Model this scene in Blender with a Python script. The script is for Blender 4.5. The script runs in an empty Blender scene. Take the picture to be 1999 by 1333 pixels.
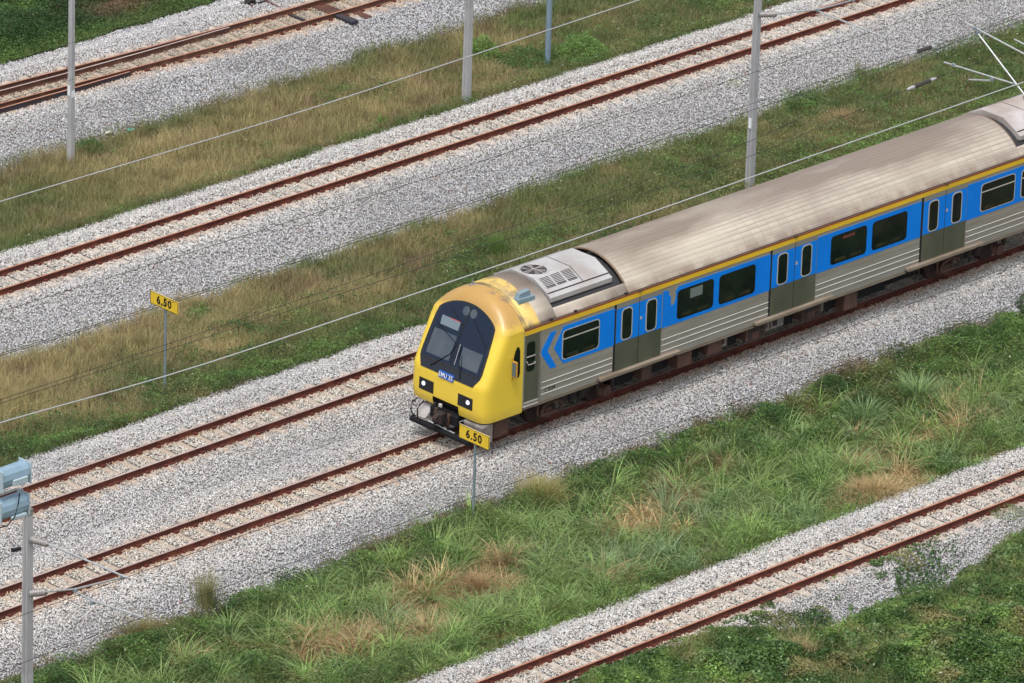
import bpy, math, random
import numpy as np
from mathutils import Vector, Matrix
rng = np.random.default_rng(7); random.seed(7)
R = math.radians
S = bpy.context.scene; COL = S.collection

# ------------------------------------------------------------------ camera, sky, sun, exposure
cd = bpy.data.cameras.new('camera'); cam = bpy.data.objects.new('camera', cd); COL.objects.link(cam)
CR = Vector((0.71961532, -0.69375913, 0.02919024)); CU = Vector((0.25117468, 0.29926705, 0.92051644)); CDI = Vector((0.64735236, 0.65508588, -0.38961188))
CL = Vector((-118.0, -121.82228519, 74.55816992))
m4 = Matrix((CR, CU, -CDI)).transposed().to_4x4(); m4.translation = CL; cam.matrix_world = m4
cd.sensor_width = 36.0; cd.lens = 36.0 * 14320.58 / 1999.0; cd.clip_start = 1.0; cd.clip_end = 2000.0
S.camera = cam
SUN_EL, SUN_AZ = R(66), R(240)          # azimuth measured from +Y towards +X: sun behind the camera, slightly left
w = bpy.data.worlds.new('World'); S.world = w; w.use_nodes = True
nt = w.node_tree; nt.nodes.clear()
sky = nt.nodes.new('ShaderNodeTexSky'); sky.sky_type = 'NISHITA'; sky.sun_disc = False
sky.sun_elevation = SUN_EL; sky.sun_rotation = SUN_AZ; sky.dust_density = 4.0; sky.air_density = 1.0; sky.ozone_density = 1.0
bg = nt.nodes.new('ShaderNodeBackground'); bg.inputs['Strength'].default_value = 0.15
hs = nt.nodes.new('ShaderNodeHueSaturation'); hs.inputs['Saturation'].default_value = 0.25
wo = nt.nodes.new('ShaderNodeOutputWorld')
nt.links.new(sky.outputs[0], hs.inputs['Color']); nt.links.new(hs.outputs[0], bg.inputs[0]); nt.links.new(bg.outputs[0], wo.inputs[0])
sl = bpy.data.lights.new('sun', 'SUN'); sl.energy = 1.2; sl.angle = R(20); sl.color = (1.0, 0.97, 0.93)
so = bpy.data.objects.new('sun', sl); COL.objects.link(so)
sdir = Vector((math.sin(SUN_AZ) * math.cos(SUN_EL), math.cos(SUN_AZ) * math.cos(SUN_EL), math.sin(SUN_EL)))
so.rotation_euler = sdir.to_track_quat('Z', 'Y').to_euler(); so.location = sdir * 100
S.view_settings.view_transform = 'Standard'; S.view_settings.look = 'None'; S.view_settings.gamma = 1.0
S.view_settings.exposure = 0.38
S.render.engine = 'CYCLES'

# ------------------------------------------------------------------ materials
MATS = {}
def mat(name, col, rough=0.6, metal=0.0, col2=None, scale=3.0, stretch=(1, 1, 1), detail=6, bump=0.0, bscale=None, col3=None, s3=1.0, thr3=(0.55, 0.7), spec=0.5, emit=None, coat=0.0, thr=(0.35, 0.65), fac3=1.0):
    """Principled material: base colour, a second colour through stretched noise, and a third as stains."""
    m = bpy.data.materials.new(name); m.use_nodes = True; n = m.node_tree; b = n.nodes['Principled BSDF']
    b.inputs['Roughness'].default_value = rough; b.inputs['Metallic'].default_value = metal
    b.inputs['Specular IOR Level'].default_value = spec; b.inputs['Coat Weight'].default_value = coat
    b.inputs['Base Color'].default_value = (*col, 1)
    L = n.links.new
    tc = n.nodes.new('ShaderNodeTexCoord')
    def noise(sc, st, det=detail):
        mp = n.nodes.new('ShaderNodeMapping'); mp.inputs['Scale'].default_value = st; L(tc.outputs['Object'], mp.inputs[0])
        t = n.nodes.new('ShaderNodeTexNoise'); t.inputs['Scale'].default_value = sc; t.inputs['Detail'].default_value = det; L(mp.outputs[0], t.inputs['Vector']); return t
    def ramp(src, a, b_):
        r = n.nodes.new('ShaderNodeMapRange'); r.inputs['From Min'].default_value = a; r.inputs['From Max'].default_value = b_; L(src, r.inputs[0]); return r.outputs[0]
    out = None
    if col2:
        t = noise(scale, stretch); mx = n.nodes.new('ShaderNodeMix'); mx.data_type = 'RGBA'
        L(ramp(t.outputs['Fac'], *thr), mx.inputs[0]); mx.inputs[6].default_value = (*col, 1); mx.inputs[7].default_value = (*col2, 1); out = mx.outputs[2]
    if col3:
        t = noise(s3, (1, 1, 1)); mx = n.nodes.new('ShaderNodeMix'); mx.data_type = 'RGBA'
        rr = ramp(t.outputs['Fac'], *thr3); ml = n.nodes.new('ShaderNodeMath'); ml.operation = 'MULTIPLY'; ml.inputs[1].default_value = fac3; L(rr, ml.inputs[0]); L(ml.outputs[0], mx.inputs[0])
        if out: L(out, mx.inputs[6])
        else: mx.inputs[6].default_value = (*col, 1)
        mx.inputs[7].default_value = (*col3, 1); out = mx.outputs[2]
    if out: L(out, b.inputs['Base Color'])
    if bump:
        t = noise(bscale or scale * 4, stretch); bp = n.nodes.new('ShaderNodeBump'); bp.inputs['Strength'].default_value = bump; bp.inputs['Distance'].default_value = 0.02
        L(t.outputs['Fac'], bp.inputs['Height']); L(bp.outputs[0], b.inputs['Normal'])
    if emit:
        b.inputs['Emission Color'].default_value = (*emit[0], 1); b.inputs['Emission Strength'].default_value = emit[1]
    MATS[name] = m; return m

def attr_mat(name, rough, transl=0.0, spec=0.2):
    m = bpy.data.materials.new(name); m.use_nodes = True; n = m.node_tree; b = n.nodes['Principled BSDF']
    a = n.nodes.new('ShaderNodeAttribute'); a.attribute_name = 'Col'
    n.links.new(a.outputs['Color'], b.inputs['Base Color']); b.inputs['Roughness'].default_value = rough; b.inputs['Specular IOR Level'].default_value = spec
    if transl:
        tr = n.nodes.new('ShaderNodeBsdfTranslucent'); n.links.new(a.outputs['Color'], tr.inputs[0]); mx = n.nodes.new('ShaderNodeMixShader'); mx.inputs[0].default_value = transl
        o = n.nodes['Material Output']; n.links.new(b.outputs[0], mx.inputs[1]); n.links.new(tr.outputs[0], mx.inputs[2]); n.links.new(mx.outputs[0], o.inputs[0])
    MATS[name] = m; return m

M = dict(
 stone=attr_mat('ballast_stone', 0.9), blade=attr_mat('grass_blade', 0.6, 0.3), leaf=attr_mat('weed_leaf', 0.5, 0.3, 0.35),
 soil=mat('soil', (.055, .05, .03), .95, col2=(.09, .075, .045), scale=.8, bump=.6, bscale=12),
 rail=mat('rail_rust', (.088, .020, .011), .85, col2=(.058, .012, .008), scale=6, stretch=(.3, 1, 1), col3=(.16, .042, .02), s3=2.5, thr3=(.5, .75)),
 railhead=mat('rail_head_worn', (.50, .40, .37), .45, .2, col2=(.36, .25, .22), scale=2, stretch=(.1, 1, 1)),
 railhead_rust=mat('rail_head_rusty', (.44, .22, .14), .7, 0, col2=(.33, .14, .09), scale=2, stretch=(.1, 1, 1)),
 railbrown=mat('rail_brown', (.11, .043, .025), .75, col2=(.06, .022, .014), scale=6, stretch=(.3, 1, 1), col3=(.16, .08, .05), s3=2.5),
 raildark=mat('rail_dark_steel', (.03, .035, .055), .5, .3, col2=(.06, .03, .025), scale=3),
 sleeper=mat('sleeper_concrete', (.42, .345, .275), .9, col2=(.33, .235, .17), scale=5, col3=(.5, .44, .38), s3=2, bump=.3),
 sleeper_grey=mat('sleeper_concrete_pale', (.48, .43, .375), .9, col2=(.40, .33, .27), scale=5, bump=.3),
 clip=mat('clip_rust', (.10, .02, .015), .8, col2=(.16, .04, .025), scale=20),
 conc=mat('mast_concrete', (.42, .42, .43), .85, col2=(.34, .345, .36), scale=2.5, stretch=(3, 3, .6), col3=(.26, .26, .27), s3=1.2, thr3=(.56, .75), bump=.15, bscale=40),
 concdark=mat('mast_cap_stain', (.13, .13, .12), .9, col2=(.25, .25, .24), scale=9),
 white=mat('white_plate', (.8, .82, .85), .5),
 galv=mat('galvanised_tube', (.62, .64, .65), .42, .55, col2=(.48, .5, .52), scale=8),
 bluegrey=mat('blue_grey_paint', (.17, .26, .33), .55, .1, col2=(.22, .30, .36), scale=3, stretch=(4, 4, .6)),
 postgrey=mat('sign_post_paint', (.19, .25, .29), .5, .3, col2=(.26, .31, .34), scale=5),
 ceram=mat('insulator_ceramic', (.24, .22, .215), .3, 0, col2=(.33, .31, .30), scale=12),
 insdark=mat('insulator_dark', (.045, .04, .035), .45),
 wire_d=mat('wire_dark', (.035, .035, .04), .6, .4), wire_l=mat('wire_aluminium', (.55, .56, .56), .45, .5),
 ysign=mat('sign_yellow', (.80, .55, .03), .45, col2=(.72, .48, .03), scale=6), black=mat('black_paint', (.008, .008, .010), .75, spec=.25),
 yellow=mat('cab_yellow', (.76, .54, .055), .38, 0, col2=(.70, .49, .05), scale=1.6, col3=(.48, .36, .10), s3=1.1, thr3=(.60, .82), coat=.25, fac3=.5),
 steel=mat('stainless_side', (.375, .355, .32), .42, .3, col2=(.31, .29, .25), scale=3, stretch=(.25, 1, 3), col3=(.27, .22, .17), s3=1.2, thr3=(.6, .85), fac3=.6),
 steel_l=mat('stainless_ridge_highlight', (.78, .77, .73), .35, .4), sill=mat('side_sill_grimy', (.31, .255, .195), .6, .1, col2=(.21, .16, .12), scale=2.5, stretch=(.5, 1, 4)),
 blue=mat('livery_blue', (.0, .215, .82), .5, 0, col2=(.0, .195, .76), scale=1.4, col3=(.02, .14, .45), s3=3, thr3=(.68, .8), fac3=.5, spec=.25),
 stripe=mat('livery_yellow', (.80, .52, .03), .45, 0, col2=(.70, .44, .03), scale=1.5, stretch=(.4, 1, 1)),
 red=mat('livery_red', (.36, .03, .02), .5, 0, col2=(.20, .03, .02), scale=2),
 olive=mat('door_olive', (.088, .096, .066), .38, .2, col2=(.125, .13, .095), scale=1.6, stretch=(1, 1, .5)),
 olive_top=mat('door_head_grey', (.26, .25, .22), .5, .2),
 glass=mat('tinted_glass', (.004, .007, .008), .06, 0, col2=(.010, .018, .015), scale=1.5, spec=.35),
 glass_l=mat('window_panel_grey', (.16, .19, .18), .4), rubber=mat('door_rubber', (.008, .008, .012), .7),
 alu=mat('window_frame_alu', (.62, .60, .56), .4, .4), seat=mat('seat_olive', (.010, .013, .008), .6, col2=(.035, .035, .015), scale=2, spec=.2),
 grime=mat('underframe_brown', (.105, .050, .036), .8, .0, col2=(.065, .034, .026), scale=4, col3=(.05, .03, .025), s3=2.5), grime_d=mat('underframe_black', (.015, .012, .014), .8, 0, col2=(.035, .02, .018), scale=5),
 grime_g=mat('underframe_grey', (.27, .25, .24), .6, .1, col2=(.16, .13, .12), scale=5), wheel=mat('wheel_steel', (.03, .017, .016), .6, .3, col2=(.06, .035, .03), scale=6),
 acw=mat('ac_casing', (.52, .51, .51), .45, .15, col2=(.41, .385, .37), scale=1.3, col3=(.35, .30, .27), s3=.9, thr3=(.58, .8)),
 acb=mat('ac_casing_brown', (.40, .32, .27), .45, .15, col2=(.60, .56, .55), scale=1.0, col3=(.30, .22, .18), s3=.9, thr3=(.6, .8)),
 well=mat('roof_well_dark', (.035, .035, .04), .7), rim=mat('roof_rim_brown', (.22, .15, .10), .7, 0, col2=(.2, .13, .09), scale=5),
 navy=mat('windscreen_mask', (.008, .011, .020), .12, spec=.5),
 pane=mat('windscreen_pane', (.005, .014, .036), .07, 0, spec=.35), pane_l=mat('windscreen_pale_panel', (.04, .065, .095), .12, 0, col2=(.085, .10, .12), scale=1.5, spec=.35),
 dispm=mat('destination_blind', (.16, .21, .25), .35), dispr=mat('destination_red_edge', (.45, .08, .07), .5),
 hornm=mat('horn_casing_blue_grey', (.20, .28, .33), .5), plate=mat('plate_blue', (.02, .10, .42), .45), letw=mat('lettering_white', (.8, .85, .9), .5),
 lampg=mat('headlight_lens', (.8, .85, 1), .2, emit=((.75, .82, 1.0), .75)), lampbox=mat('headlight_recess', (.012, .012, .016), .35), mirrorf=mat('mirror_orange_frame', (.50, .24, .03), .5), mirrorg=mat('mirror_back_grey', (.10, .15, .18), .3),
 floodm=mat('floodlight_casing', (.22, .34, .44), .4, .1, col2=(.28, .40, .50), scale=3), floodl=mat('floodlight_gear_box', (.40, .50, .56), .45),
 pmach=mat('point_machine_casing', (.6, .62, .63), .5, .1, col2=(.45, .46, .46), scale=5), teal=mat('teal_plastic', (.02, .50, .42), .4), rag=mat('white_rag', (.6, .57, .48), .8),
)
# steel roof skin: pale panels, brown soot along the crown, the chequered sheen of the sheets painted as tone
def roof_material(name, yellow_end=None):
    m = bpy.data.materials.new(name); m.use_nodes = True; n = m.node_tree; b = n.nodes['Principled BSDF']; L = n.links.new
    b.inputs['Roughness'].default_value = .55; b.inputs['Metallic'].default_value = .12
    tc = n.nodes.new('ShaderNodeTexCoord'); sep = n.nodes.new('ShaderNodeSeparateXYZ'); L(tc.outputs['Object'], sep.inputs[0])
    def math_(op, a, b_=None, clamp=False):
        k = n.nodes.new('ShaderNodeMath'); k.operation = op; k.use_clamp = clamp
        for i, v in enumerate((a, b_)):
            if v is None: continue
            if isinstance(v, (int, float)): k.inputs[i].default_value = v
            else: L(v, k.inputs[i])
        return k.outputs[0]
    def noise(sc, st, det=6):
        mp = n.nodes.new('ShaderNodeMapping'); mp.inputs['Scale'].default_value = st; L(tc.outputs['Object'], mp.inputs[0])
        t = n.nodes.new('ShaderNodeTexNoise'); t.inputs['Scale'].default_value = sc; t.inputs['Detail'].default_value = det; L(mp.outputs[0], t.inputs['Vector']); return t.outputs['Fac']
    def mix(f, a, c):
        k = n.nodes.new('ShaderNodeMix'); k.data_type = 'RGBA'; L(f, k.inputs[0])
        for i, v in ((6, a), (7, c)):
            if isinstance(v, tuple): k.inputs[i].default_value = (*v, 1)
            else: L(v, k.inputs[i])
        return k.outputs[2]
    def rng_(s, a, c):
        k = n.nodes.new('ShaderNodeMapRange'); L(s, k.inputs[0]); k.inputs[1].default_value = a; k.inputs[2].default_value = c; return k.outputs[0]
    soot = math_('ADD', rng_(sep.outputs['Y'], -1.05, -.30), math_('MULTIPLY', math_('SUBTRACT', noise(.55, (.5, 1.6, 1)), .5), 3.2))
    soot = math_('MULTIPLY', math_('MINIMUM', math_('MAXIMUM', soot, 0.0), 1.0), 1.0)
    c = mix(soot, (.57, .505, .415), (.25, .195, .155))
    eave = math_('MULTIPLY', rng_(sep.outputs['Y'], -1.17, -1.36), math_('ADD', .35, rng_(noise(2.2, (1, .6, 1)), .42, .6)))
    c = mix(math_('MULTIPLY', eave, .75, True), c, (.30, .215, .165))
    ck = n.nodes.new('ShaderNodeTexBrick'); mp = n.nodes.new('ShaderNodeMapping'); mp.inputs['Scale'].default_value = (1.0, 1.0, 0.0); L(tc.outputs['Object'], mp.inputs[0]); L(mp.outputs[0], ck.inputs['Vector'])
    ck.inputs['Scale'].default_value = 1.0; ck.inputs['Brick Width'].default_value = .34; ck.inputs['Row Height'].default_value = .113; ck.inputs['Mortar Size'].default_value = .018; ck.inputs['Mortar Smooth'].default_value = .8; ck.offset = 0.0
    ck.inputs['Color1'].default_value = (0, 0, 0, 1); ck.inputs['Color2'].default_value = (.5, .5, .5, 1); ck.inputs['Mortar'].default_value = (1, 1, 1, 1)
    zone = rng_(noise(.16, (1, .3, 1), 1), .42, .62)
    if yellow_end is None: c = mix(math_('MULTIPLY', math_('MULTIPLY', ck.outputs['Color'], .55), zone), c, (.26, .22, .20))
    c = mix(math_('MULTIPLY', rng_(noise(1.5, (.12, 6, 1)), .45, .72), .45), c, (.30, .25, .22))
    if yellow_end is not None:
        e = math_('ADD', sep.outputs['X'], math_('MULTIPLY', math_('SUBTRACT', noise(1.6, (1, 1, 1), 3), .5), .22))
        e = math_('ADD', e, math_('MULTIPLY', math_('ABSOLUTE', math_('ADD', sep.outputs['Y'], .75)), -.10))
        yel = mix(rng_(noise(2.2, (1, 1, 1)), .44, .64), (.68, .48, .14), (.24, .18, .12))
        c = mix(rng_(e, yellow_end + .03, yellow_end - .03), c, yel)
    L(c, b.inputs['Base Color'])
    MATS[name] = m; return m
M['roof'] = roof_material('roof_skin'); M['roofcab'] = roof_material('roof_skin_cab', 1.98)
# cab nose: yellow, with brown grime baked on the hood over the windscreen
def nose_material():
    m = bpy.data.materials.new('cab_nose_yellow'); m.use_nodes = True; n = m.node_tree; b = n.nodes['Principled BSDF']; L = n.links.new
    b.inputs['Roughness'].default_value = .4; b.inputs['Coat Weight'].default_value = .15
    tc = n.nodes.new('ShaderNodeTexCoord'); sep = n.nodes.new('ShaderNodeSeparateXYZ'); L(tc.outputs['Object'], sep.inputs[0])
    no = n.nodes.new('ShaderNodeTexNoise'); no.inputs['Scale'].default_value = 2.6; no.inputs['Detail'].default_value = 5; L(tc.outputs['Object'], no.inputs['Vector'])
    mp = n.nodes.new('ShaderNodeMapping'); mp.inputs['Scale'].default_value = (1, 14, 3); L(tc.outputs['Object'], mp.inputs[0])
    n2 = n.nodes.new('ShaderNodeTexNoise'); n2.inputs['Scale'].default_value = 1.6; L(mp.outputs[0], n2.inputs['Vector'])
    a = n.nodes.new('ShaderNodeMath'); a.operation = 'MULTIPLY_ADD'; L(no.outputs['Fac'], a.inputs[0]); a.inputs[1].default_value = .55; L(sep.outputs['Z'], a.inputs[2])
    a2 = n.nodes.new('ShaderNodeMath'); a2.operation = 'MULTIPLY_ADD'; L(n2.outputs['Fac'], a2.inputs[0]); a2.inputs[1].default_value = .25; L(a.outputs[0], a2.inputs[2])
    r = n.nodes.new('ShaderNodeMapRange'); L(a2.outputs[0], r.inputs[0]); r.inputs[1].default_value = 3.36; r.inputs[2].default_value = 3.78; r.inputs[4].default_value = .95
    x = n.nodes.new('ShaderNodeMix'); x.data_type = 'RGBA'; L(r.outputs[0], x.inputs[0]); x.inputs[6].default_value = (.79, .565, .055, 1); x.inputs[7].default_value = (.46, .27, .085, 1)
    r2 = n.nodes.new('ShaderNodeMapRange'); L(no.outputs['Fac'], r2.inputs[0]); r2.inputs[1].default_value = .56; r2.inputs[2].default_value = .68
    rz = n.nodes.new('ShaderNodeMapRange'); L(sep.outputs['Z'], rz.inputs[0]); rz.inputs[1].default_value = 3.25; rz.inputs[2].default_value = 3.5
    rx = n.nodes.new('ShaderNodeMapRange'); L(sep.outputs['X'], rx.inputs[0]); rx.inputs[1].default_value = 1.0; rx.inputs[2].default_value = 1.2
    q = n.nodes.new('ShaderNodeMath'); q.operation = 'MULTIPLY'; L(r2.outputs[0], q.inputs[0]); L(rz.outputs[0], q.inputs[1])
    q2 = n.nodes.new('ShaderNodeMath'); q2.operation = 'MULTIPLY'; L(q.outputs[0], q2.inputs[0]); L(rx.outputs[0], q2.inputs[1])
    y = n.nodes.new('ShaderNodeMix'); y.data_type = 'RGBA'; L(q2.outputs[0], y.inputs[0]); L(x.outputs[2], y.inputs[6]); y.inputs[7].default_value = (.20, .15, .12, 1)
    rl = n.nodes.new('ShaderNodeMapRange'); L(sep.outputs['Z'], rl.inputs[0]); rl.inputs[1].default_value = 1.15; rl.inputs[2].default_value = .86; rl.inputs[4].default_value = .55
    ql = n.nodes.new('ShaderNodeMath'); ql.operation = 'MULTIPLY'; L(rl.outputs[0], ql.inputs[0]); L(n2.outputs['Fac'], ql.inputs[1])
    y2 = n.nodes.new('ShaderNodeMix'); y2.data_type = 'RGBA'; L(ql.outputs[0], y2.inputs[0]); L(y.outputs[2], y2.inputs[6]); y2.inputs[7].default_value = (.28, .20, .08, 1)
    L(y2.outputs[2], b.inputs['Base Color']); MATS['nose'] = m; return m
M['nose'] = nose_material()

# ------------------------------------------------------------------ mesh helpers
class MB:
    def __init__(s): s.v = []; s.f = []; s.m = []; s.sm = []
    def add(s, vs, fs, mi=0, smooth=False):
        o = len(s.v); s.v += [tuple(v) for v in vs]; s.f += [tuple(i + o for i in f) for f in fs]; s.m += [mi] * len(fs); s.sm += [smooth] * len(fs); return s
    def box(s, x0, x1, y0, y1, z0, z1, mi=0, c=0.0):
        if c <= 0:
            return s.add([(x0, y0, z0), (x1, y0, z0), (x1, y1, z0), (x0, y1, z0), (x0, y0, z1), (x1, y0, z1), (x1, y1, z1), (x0, y1, z1)],
                         [(0, 3, 2, 1), (4, 5, 6, 7), (0, 1, 5, 4), (1, 2, 6, 5), (2, 3, 7, 6), (3, 0, 4, 7)], mi)
        # chamfered: three rings of octagon
        def ring(z, i):
            return [(x0 + c + i, y0 + i, z), (x1 - c - i, y0 + i, z), (x1 - i, y0 + c + i, z), (x1 - i, y1 - c - i, z), (x1 - c - i, y1 - i, z), (x0 + c + i, y1 - i, z), (x0 + i, y1 - c - i, z), (x0 + i, y0 + c + i, z)]
        k = c * .8; return s.loft([ring(z0, k), ring(z0 + k, 0), ring(z1 - k, 0), ring(z1, k)], mi, cap=True)
    def loft(s, rings, mi=0, cap=False, smooth=False, closed=True):
        n = len(rings[0]); vs = [p for r in rings for p in r]; fs = []
        for i in range(len(rings) - 1):
            for j in range(n if closed else n - 1):
                k = (j + 1) % n; fs.append((i * n + j, i * n + k, (i + 1) * n + k, (i + 1) * n + j))
        if cap: fs.append(tuple(range(n - 1, -1, -1))); fs.append(tuple((len(rings) - 1) * n + j for j in range(n)))
        return s.add(vs, fs, mi, smooth)
    def tube(s, pts, r, n=8, mi=0, cap=True):
        pts = [Vector(p) for p in pts]; rs = r if isinstance(r, (list, tuple)) else [r] * len(pts); rings = []
        for i, p in enumerate(pts):
            d = (pts[min(i + 1, len(pts) - 1)] - pts[max(i - 1, 0)]).normalized()
            a = d.cross(Vector((0, 0, 1))) if abs(d.z) < .95 else d.cross(Vector((1, 0, 0)))
            a.normalize(); b = d.cross(a)
            rings.append([tuple(p + (a * math.cos(2 * math.pi * k / n) + b * math.sin(2 * math.pi * k / n)) * rs[i]) for k in range(n)])
        s.loft(rings, mi, cap=False, smooth=True)
        if cap:
            s.add(rings[0], [tuple(range(n - 1, -1, -1))], mi); s.add(rings[-1], [tuple(range(n))], mi)
        return s
    def prism(s, poly, axis, a, b, mi=0):
        def P(u, v, t): return {'x': (t, u, v), 'y': (u, t, v), 'z': (u, v, t)}[axis]
        n = len(poly); vs = [P(u, v, a) for u, v in poly] + [P(u, v, b) for u, v in poly]
        return s.add(vs, [tuple(range(n))[::-1], tuple(range(n, 2 * n))] + [(i, (i + 1) % n, n + (i + 1) % n, n + i) for i in range(n)], mi)
    def build(s, name, mats, parent=None, normals=True):
        me = bpy.data.meshes.new(name); me.from_pydata(s.v, [], s.f)
        if not isinstance(mats, (list, tuple)): mats = [mats]
        for m in mats: me.materials.append(m)
        me.polygons.foreach_set('material_index', s.m); me.polygons.foreach_set('use_smooth', s.sm)
        if normals:
            import bmesh
            bm = bmesh.new(); bm.from_mesh(me); bmesh.ops.recalc_face_normals(bm, faces=bm.faces); bm.to_mesh(me); bm.free()
        me.update(); o = bpy.data.objects.new(name, me); COL.objects.link(o)
        if parent: o.parent = parent
        return o
def tag(o, label=None, cat=None, group=None, kind=None):
    for k, v in (('label', label), ('category', cat), ('group', group), ('kind', kind)):
        if v: o[k] = v
    return o
def empty(name, loc=(0, 0, 0), **k):
    o = bpy.data.objects.new(name, None); o.location = loc; o.empty_display_size = .2; COL.objects.link(o); return tag(o, **k)
def rrect(x0, x1, z0, z1, r, n=5):
    p = []
    for cx, cz, a in ((x1 - r, z1 - r, 0), (x0 + r, z1 - r, 90), (x0 + r, z0 + r, 180), (x1 - r, z0 + r, 270)):
        for i in range(n + 1):
            t = R(a + 90 * i / n); p.append((cx + r * math.cos(t), cz + r * math.sin(t)))
    return p
def text_obj(body, name, size, mat_, parent, M4, xs=1.0, bold=0.0, depth=.003, sp=1.0):
    c = bpy.data.curves.new(name, 'FONT'); c.body = body; c.size = size; c.align_x = 'CENTER'; c.align_y = 'CENTER'; c.space_character = sp; c.extrude = depth; c.offset = bold; c.resolution_u = 3
    t = bpy.data.objects.new('t', c); COL.objects.link(t); bpy.context.view_layer.update()
    me = bpy.data.meshes.new_from_object(t.evaluated_get(bpy.context.evaluated_depsgraph_get())); bpy.data.objects.remove(t)
    me.transform(M4 @ Matrix.Diagonal((xs, 1, 1, 1))); me.materials.clear(); me.materials.append(mat_)
    o = bpy.data.objects.new(name, me); COL.objects.link(o); o.parent = parent; return o
def basis(X, Y, Z, T): 
    m = Matrix((Vector(X), Vector(Y), Vector(Z))).transposed().to_4x4(); m.translation = Vector(T); return m
def big_mesh(name, V, F, cols, mt, smooth=False):
    """V (n,3), F (m,k) with k=3 or 4, cols per vertex (n,3)"""
    me = bpy.data.meshes.new(name); n, m_, k = len(V), len(F), F.shape[1]
    me.vertices.add(n); me.vertices.foreach_set('co', V.astype(np.float32).ravel())
    me.loops.add(m_ * k); me.loops.foreach_set('vertex_index', F.astype(np.int32).ravel())
    me.polygons.add(m_); me.polygons.foreach_set('loop_start', np.arange(0, m_ * k, k, dtype=np.int32)); me.polygons.foreach_set('loop_total', np.full(m_, k, dtype=np.int32))
    if smooth: me.polygons.foreach_set('use_smooth', np.ones(m_, dtype=bool))
    me.update(calc_edges=True)
    a = me.color_attributes.new('Col', 'FLOAT_COLOR', 'POINT'); c4 = np.ones((n, 4), np.float32); c4[:, :3] = cols; a.data.foreach_set('color', c4.ravel())
    me.materials.append(mt); o = bpy.data.objects.new(name, me); COL.objects.link(o); return o

# ------------------------------------------------------------------ fields
def vnoise(x, y, sc, seed):
    g = np.random.default_rng(seed).random((64, 64)); u = x / sc + 13.7; v = y / sc + 7.3
    i = np.floor(u).astype(int); j = np.floor(v).astype(int); a = u - i; b = v - j; a = a * a * (3 - 2 * a); b = b * b * (3 - 2 * b)
    i &= 63; j &= 63; i1 = (i + 1) & 63; j1 = (j + 1) & 63
    return g[i, j] * (1 - a) * (1 - b) + g[i1, j] * a * (1 - b) + g[i, j1] * (1 - a) * b + g[i1, j1] * a * b
def fbm(x, y, sc, seed): return (vnoise(x, y, sc, seed) * .55 + vnoise(x, y, sc / 2.1, seed + 1) * .3 + vnoise(x, y, sc / 4.3, seed + 2) * .15)
PY = np.array([-300, -40, -14.5, -12.9, -12.3, -9.9, -9.3, -8.6, -6, -3.4, -1.75, -1.2, 1.3, 2.1, 2.9, 5.7, 6.3, 7.2, 11.5, 12.3, 14.0, 14.6, 16.6, 17.2, 18, 22.2, 23.9, 24.3, 27.2, 27.8, 29, 60, 300])
PZ = np.array([-.6, -.6, -.6, -.38, -.158, -.158, -.32, -.5, -.62, -.62, -.165, -.155, -.155, -.26, -.155, -.165, -.3, -.45, -.7, -.66, -.165, -.155, -.16, -.3, -.5, -.62, -.165, -.155, -.165, -.35, -.55, -.6, -.6])
def gz(x, y): return np.interp(y, PY, PZ) + (vnoise(x, y, 1.3, 5) - .5) * .03
CLa = np.array(CL); CRa, CUa, CDa = np.array(CR), np.array(CU), np.array(CDI)
def in_view(x, y, z=-.3, mx=230, my=170):
    d = np.stack([x - CLa[0], y - CLa[1], np.full_like(x, z) - CLa[2]], -1); t = d @ CDa
    u = 999.5 + 14320.58 * (d @ CRa) / t; v = 666.5 - 14320.58 * (d @ CUa) / t
    return (u > -mx) & (u < 1999 + mx) & (v > -my) & (v < 1333 + my)
# grass/gravel edges (mean y, wavy by noise)
def edge(x, y0, amp, seed): return y0 + (vnoise(x, x * 0, .9, seed) - .5) * amp + (vnoise(x, x * 0, .25, seed + 9) - .5) * amp * .5
def e_near(x): return np.interp(x, [-20, -9, -6.9, -3, -1, 1, 5, 7, 9, 14], [-11.9, -11.9, -11.75, -12.0, -12.9, -13.5, -13.5, -12.9, -12.5, -12.3]) + (vnoise(x, x * 0, .8, 31) - .5) * .6
def is_gravel(x, y, j=0.0):
    y = y + j * (np.random.default_rng(5).normal(0, 1, len(y)))
    return ((y > e_near(x)) & (y < edge(x, -9.22, .14, 41))) | ((y > edge(x, -2.85, .5, 42)) & (y < edge(x, 6.5, .22, 43))) | ((y > edge(x, 12.1, .35, 44)) & (y < edge(x, 17.3, .18, 45))) | ((y > edge(x, 22.45, .35, 46)) & (y < edge(x, 28.25, .35, 47)))

# ------------------------------------------------------------------ tracks data
def a_near(x): return np.interp(x, [-10, 0, 6.79, 15.98, 18.92, 40], [26.3, 25.62, 25.2, 24.66, 24.58, 24.4])
TR = {'B': 15.286, 'C': 4.185, 'D': 0.0, 'E': -11.215}
SPC = .62

# ------------------------------------------------------------------ ground sheet
xs = np.concatenate([[-400, -150, -60], np.arange(-32, 46, .5), [60, 150, 400]]); ys = np.concatenate([[-300, -100, -40], np.arange(-22, 36, .25), [45, 100, 300]])
X, Y = np.meshgrid(xs, ys, indexing='ij'); Z = gz(X, Y) - .045
V = np.stack([X, Y, Z], -1).reshape(-1, 3); nx, ny = len(xs), len(ys)
I = (np.arange(nx - 1)[:, None] * ny + np.arange(ny - 1)[None]).ravel(); F = np.stack([I, I + ny, I + ny + 1, I + 1], -1)
gcol = np.where(is_gravel(V[:, 0], V[:, 1])[:, None], np.array([.20, .195, .19]), np.array([.13, .115, .06]))
gm = attr_mat('ground_soil_and_dust', .95)
tag(big_mesh('ground', V, F, gcol, gm, True), kind='structure')

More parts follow.
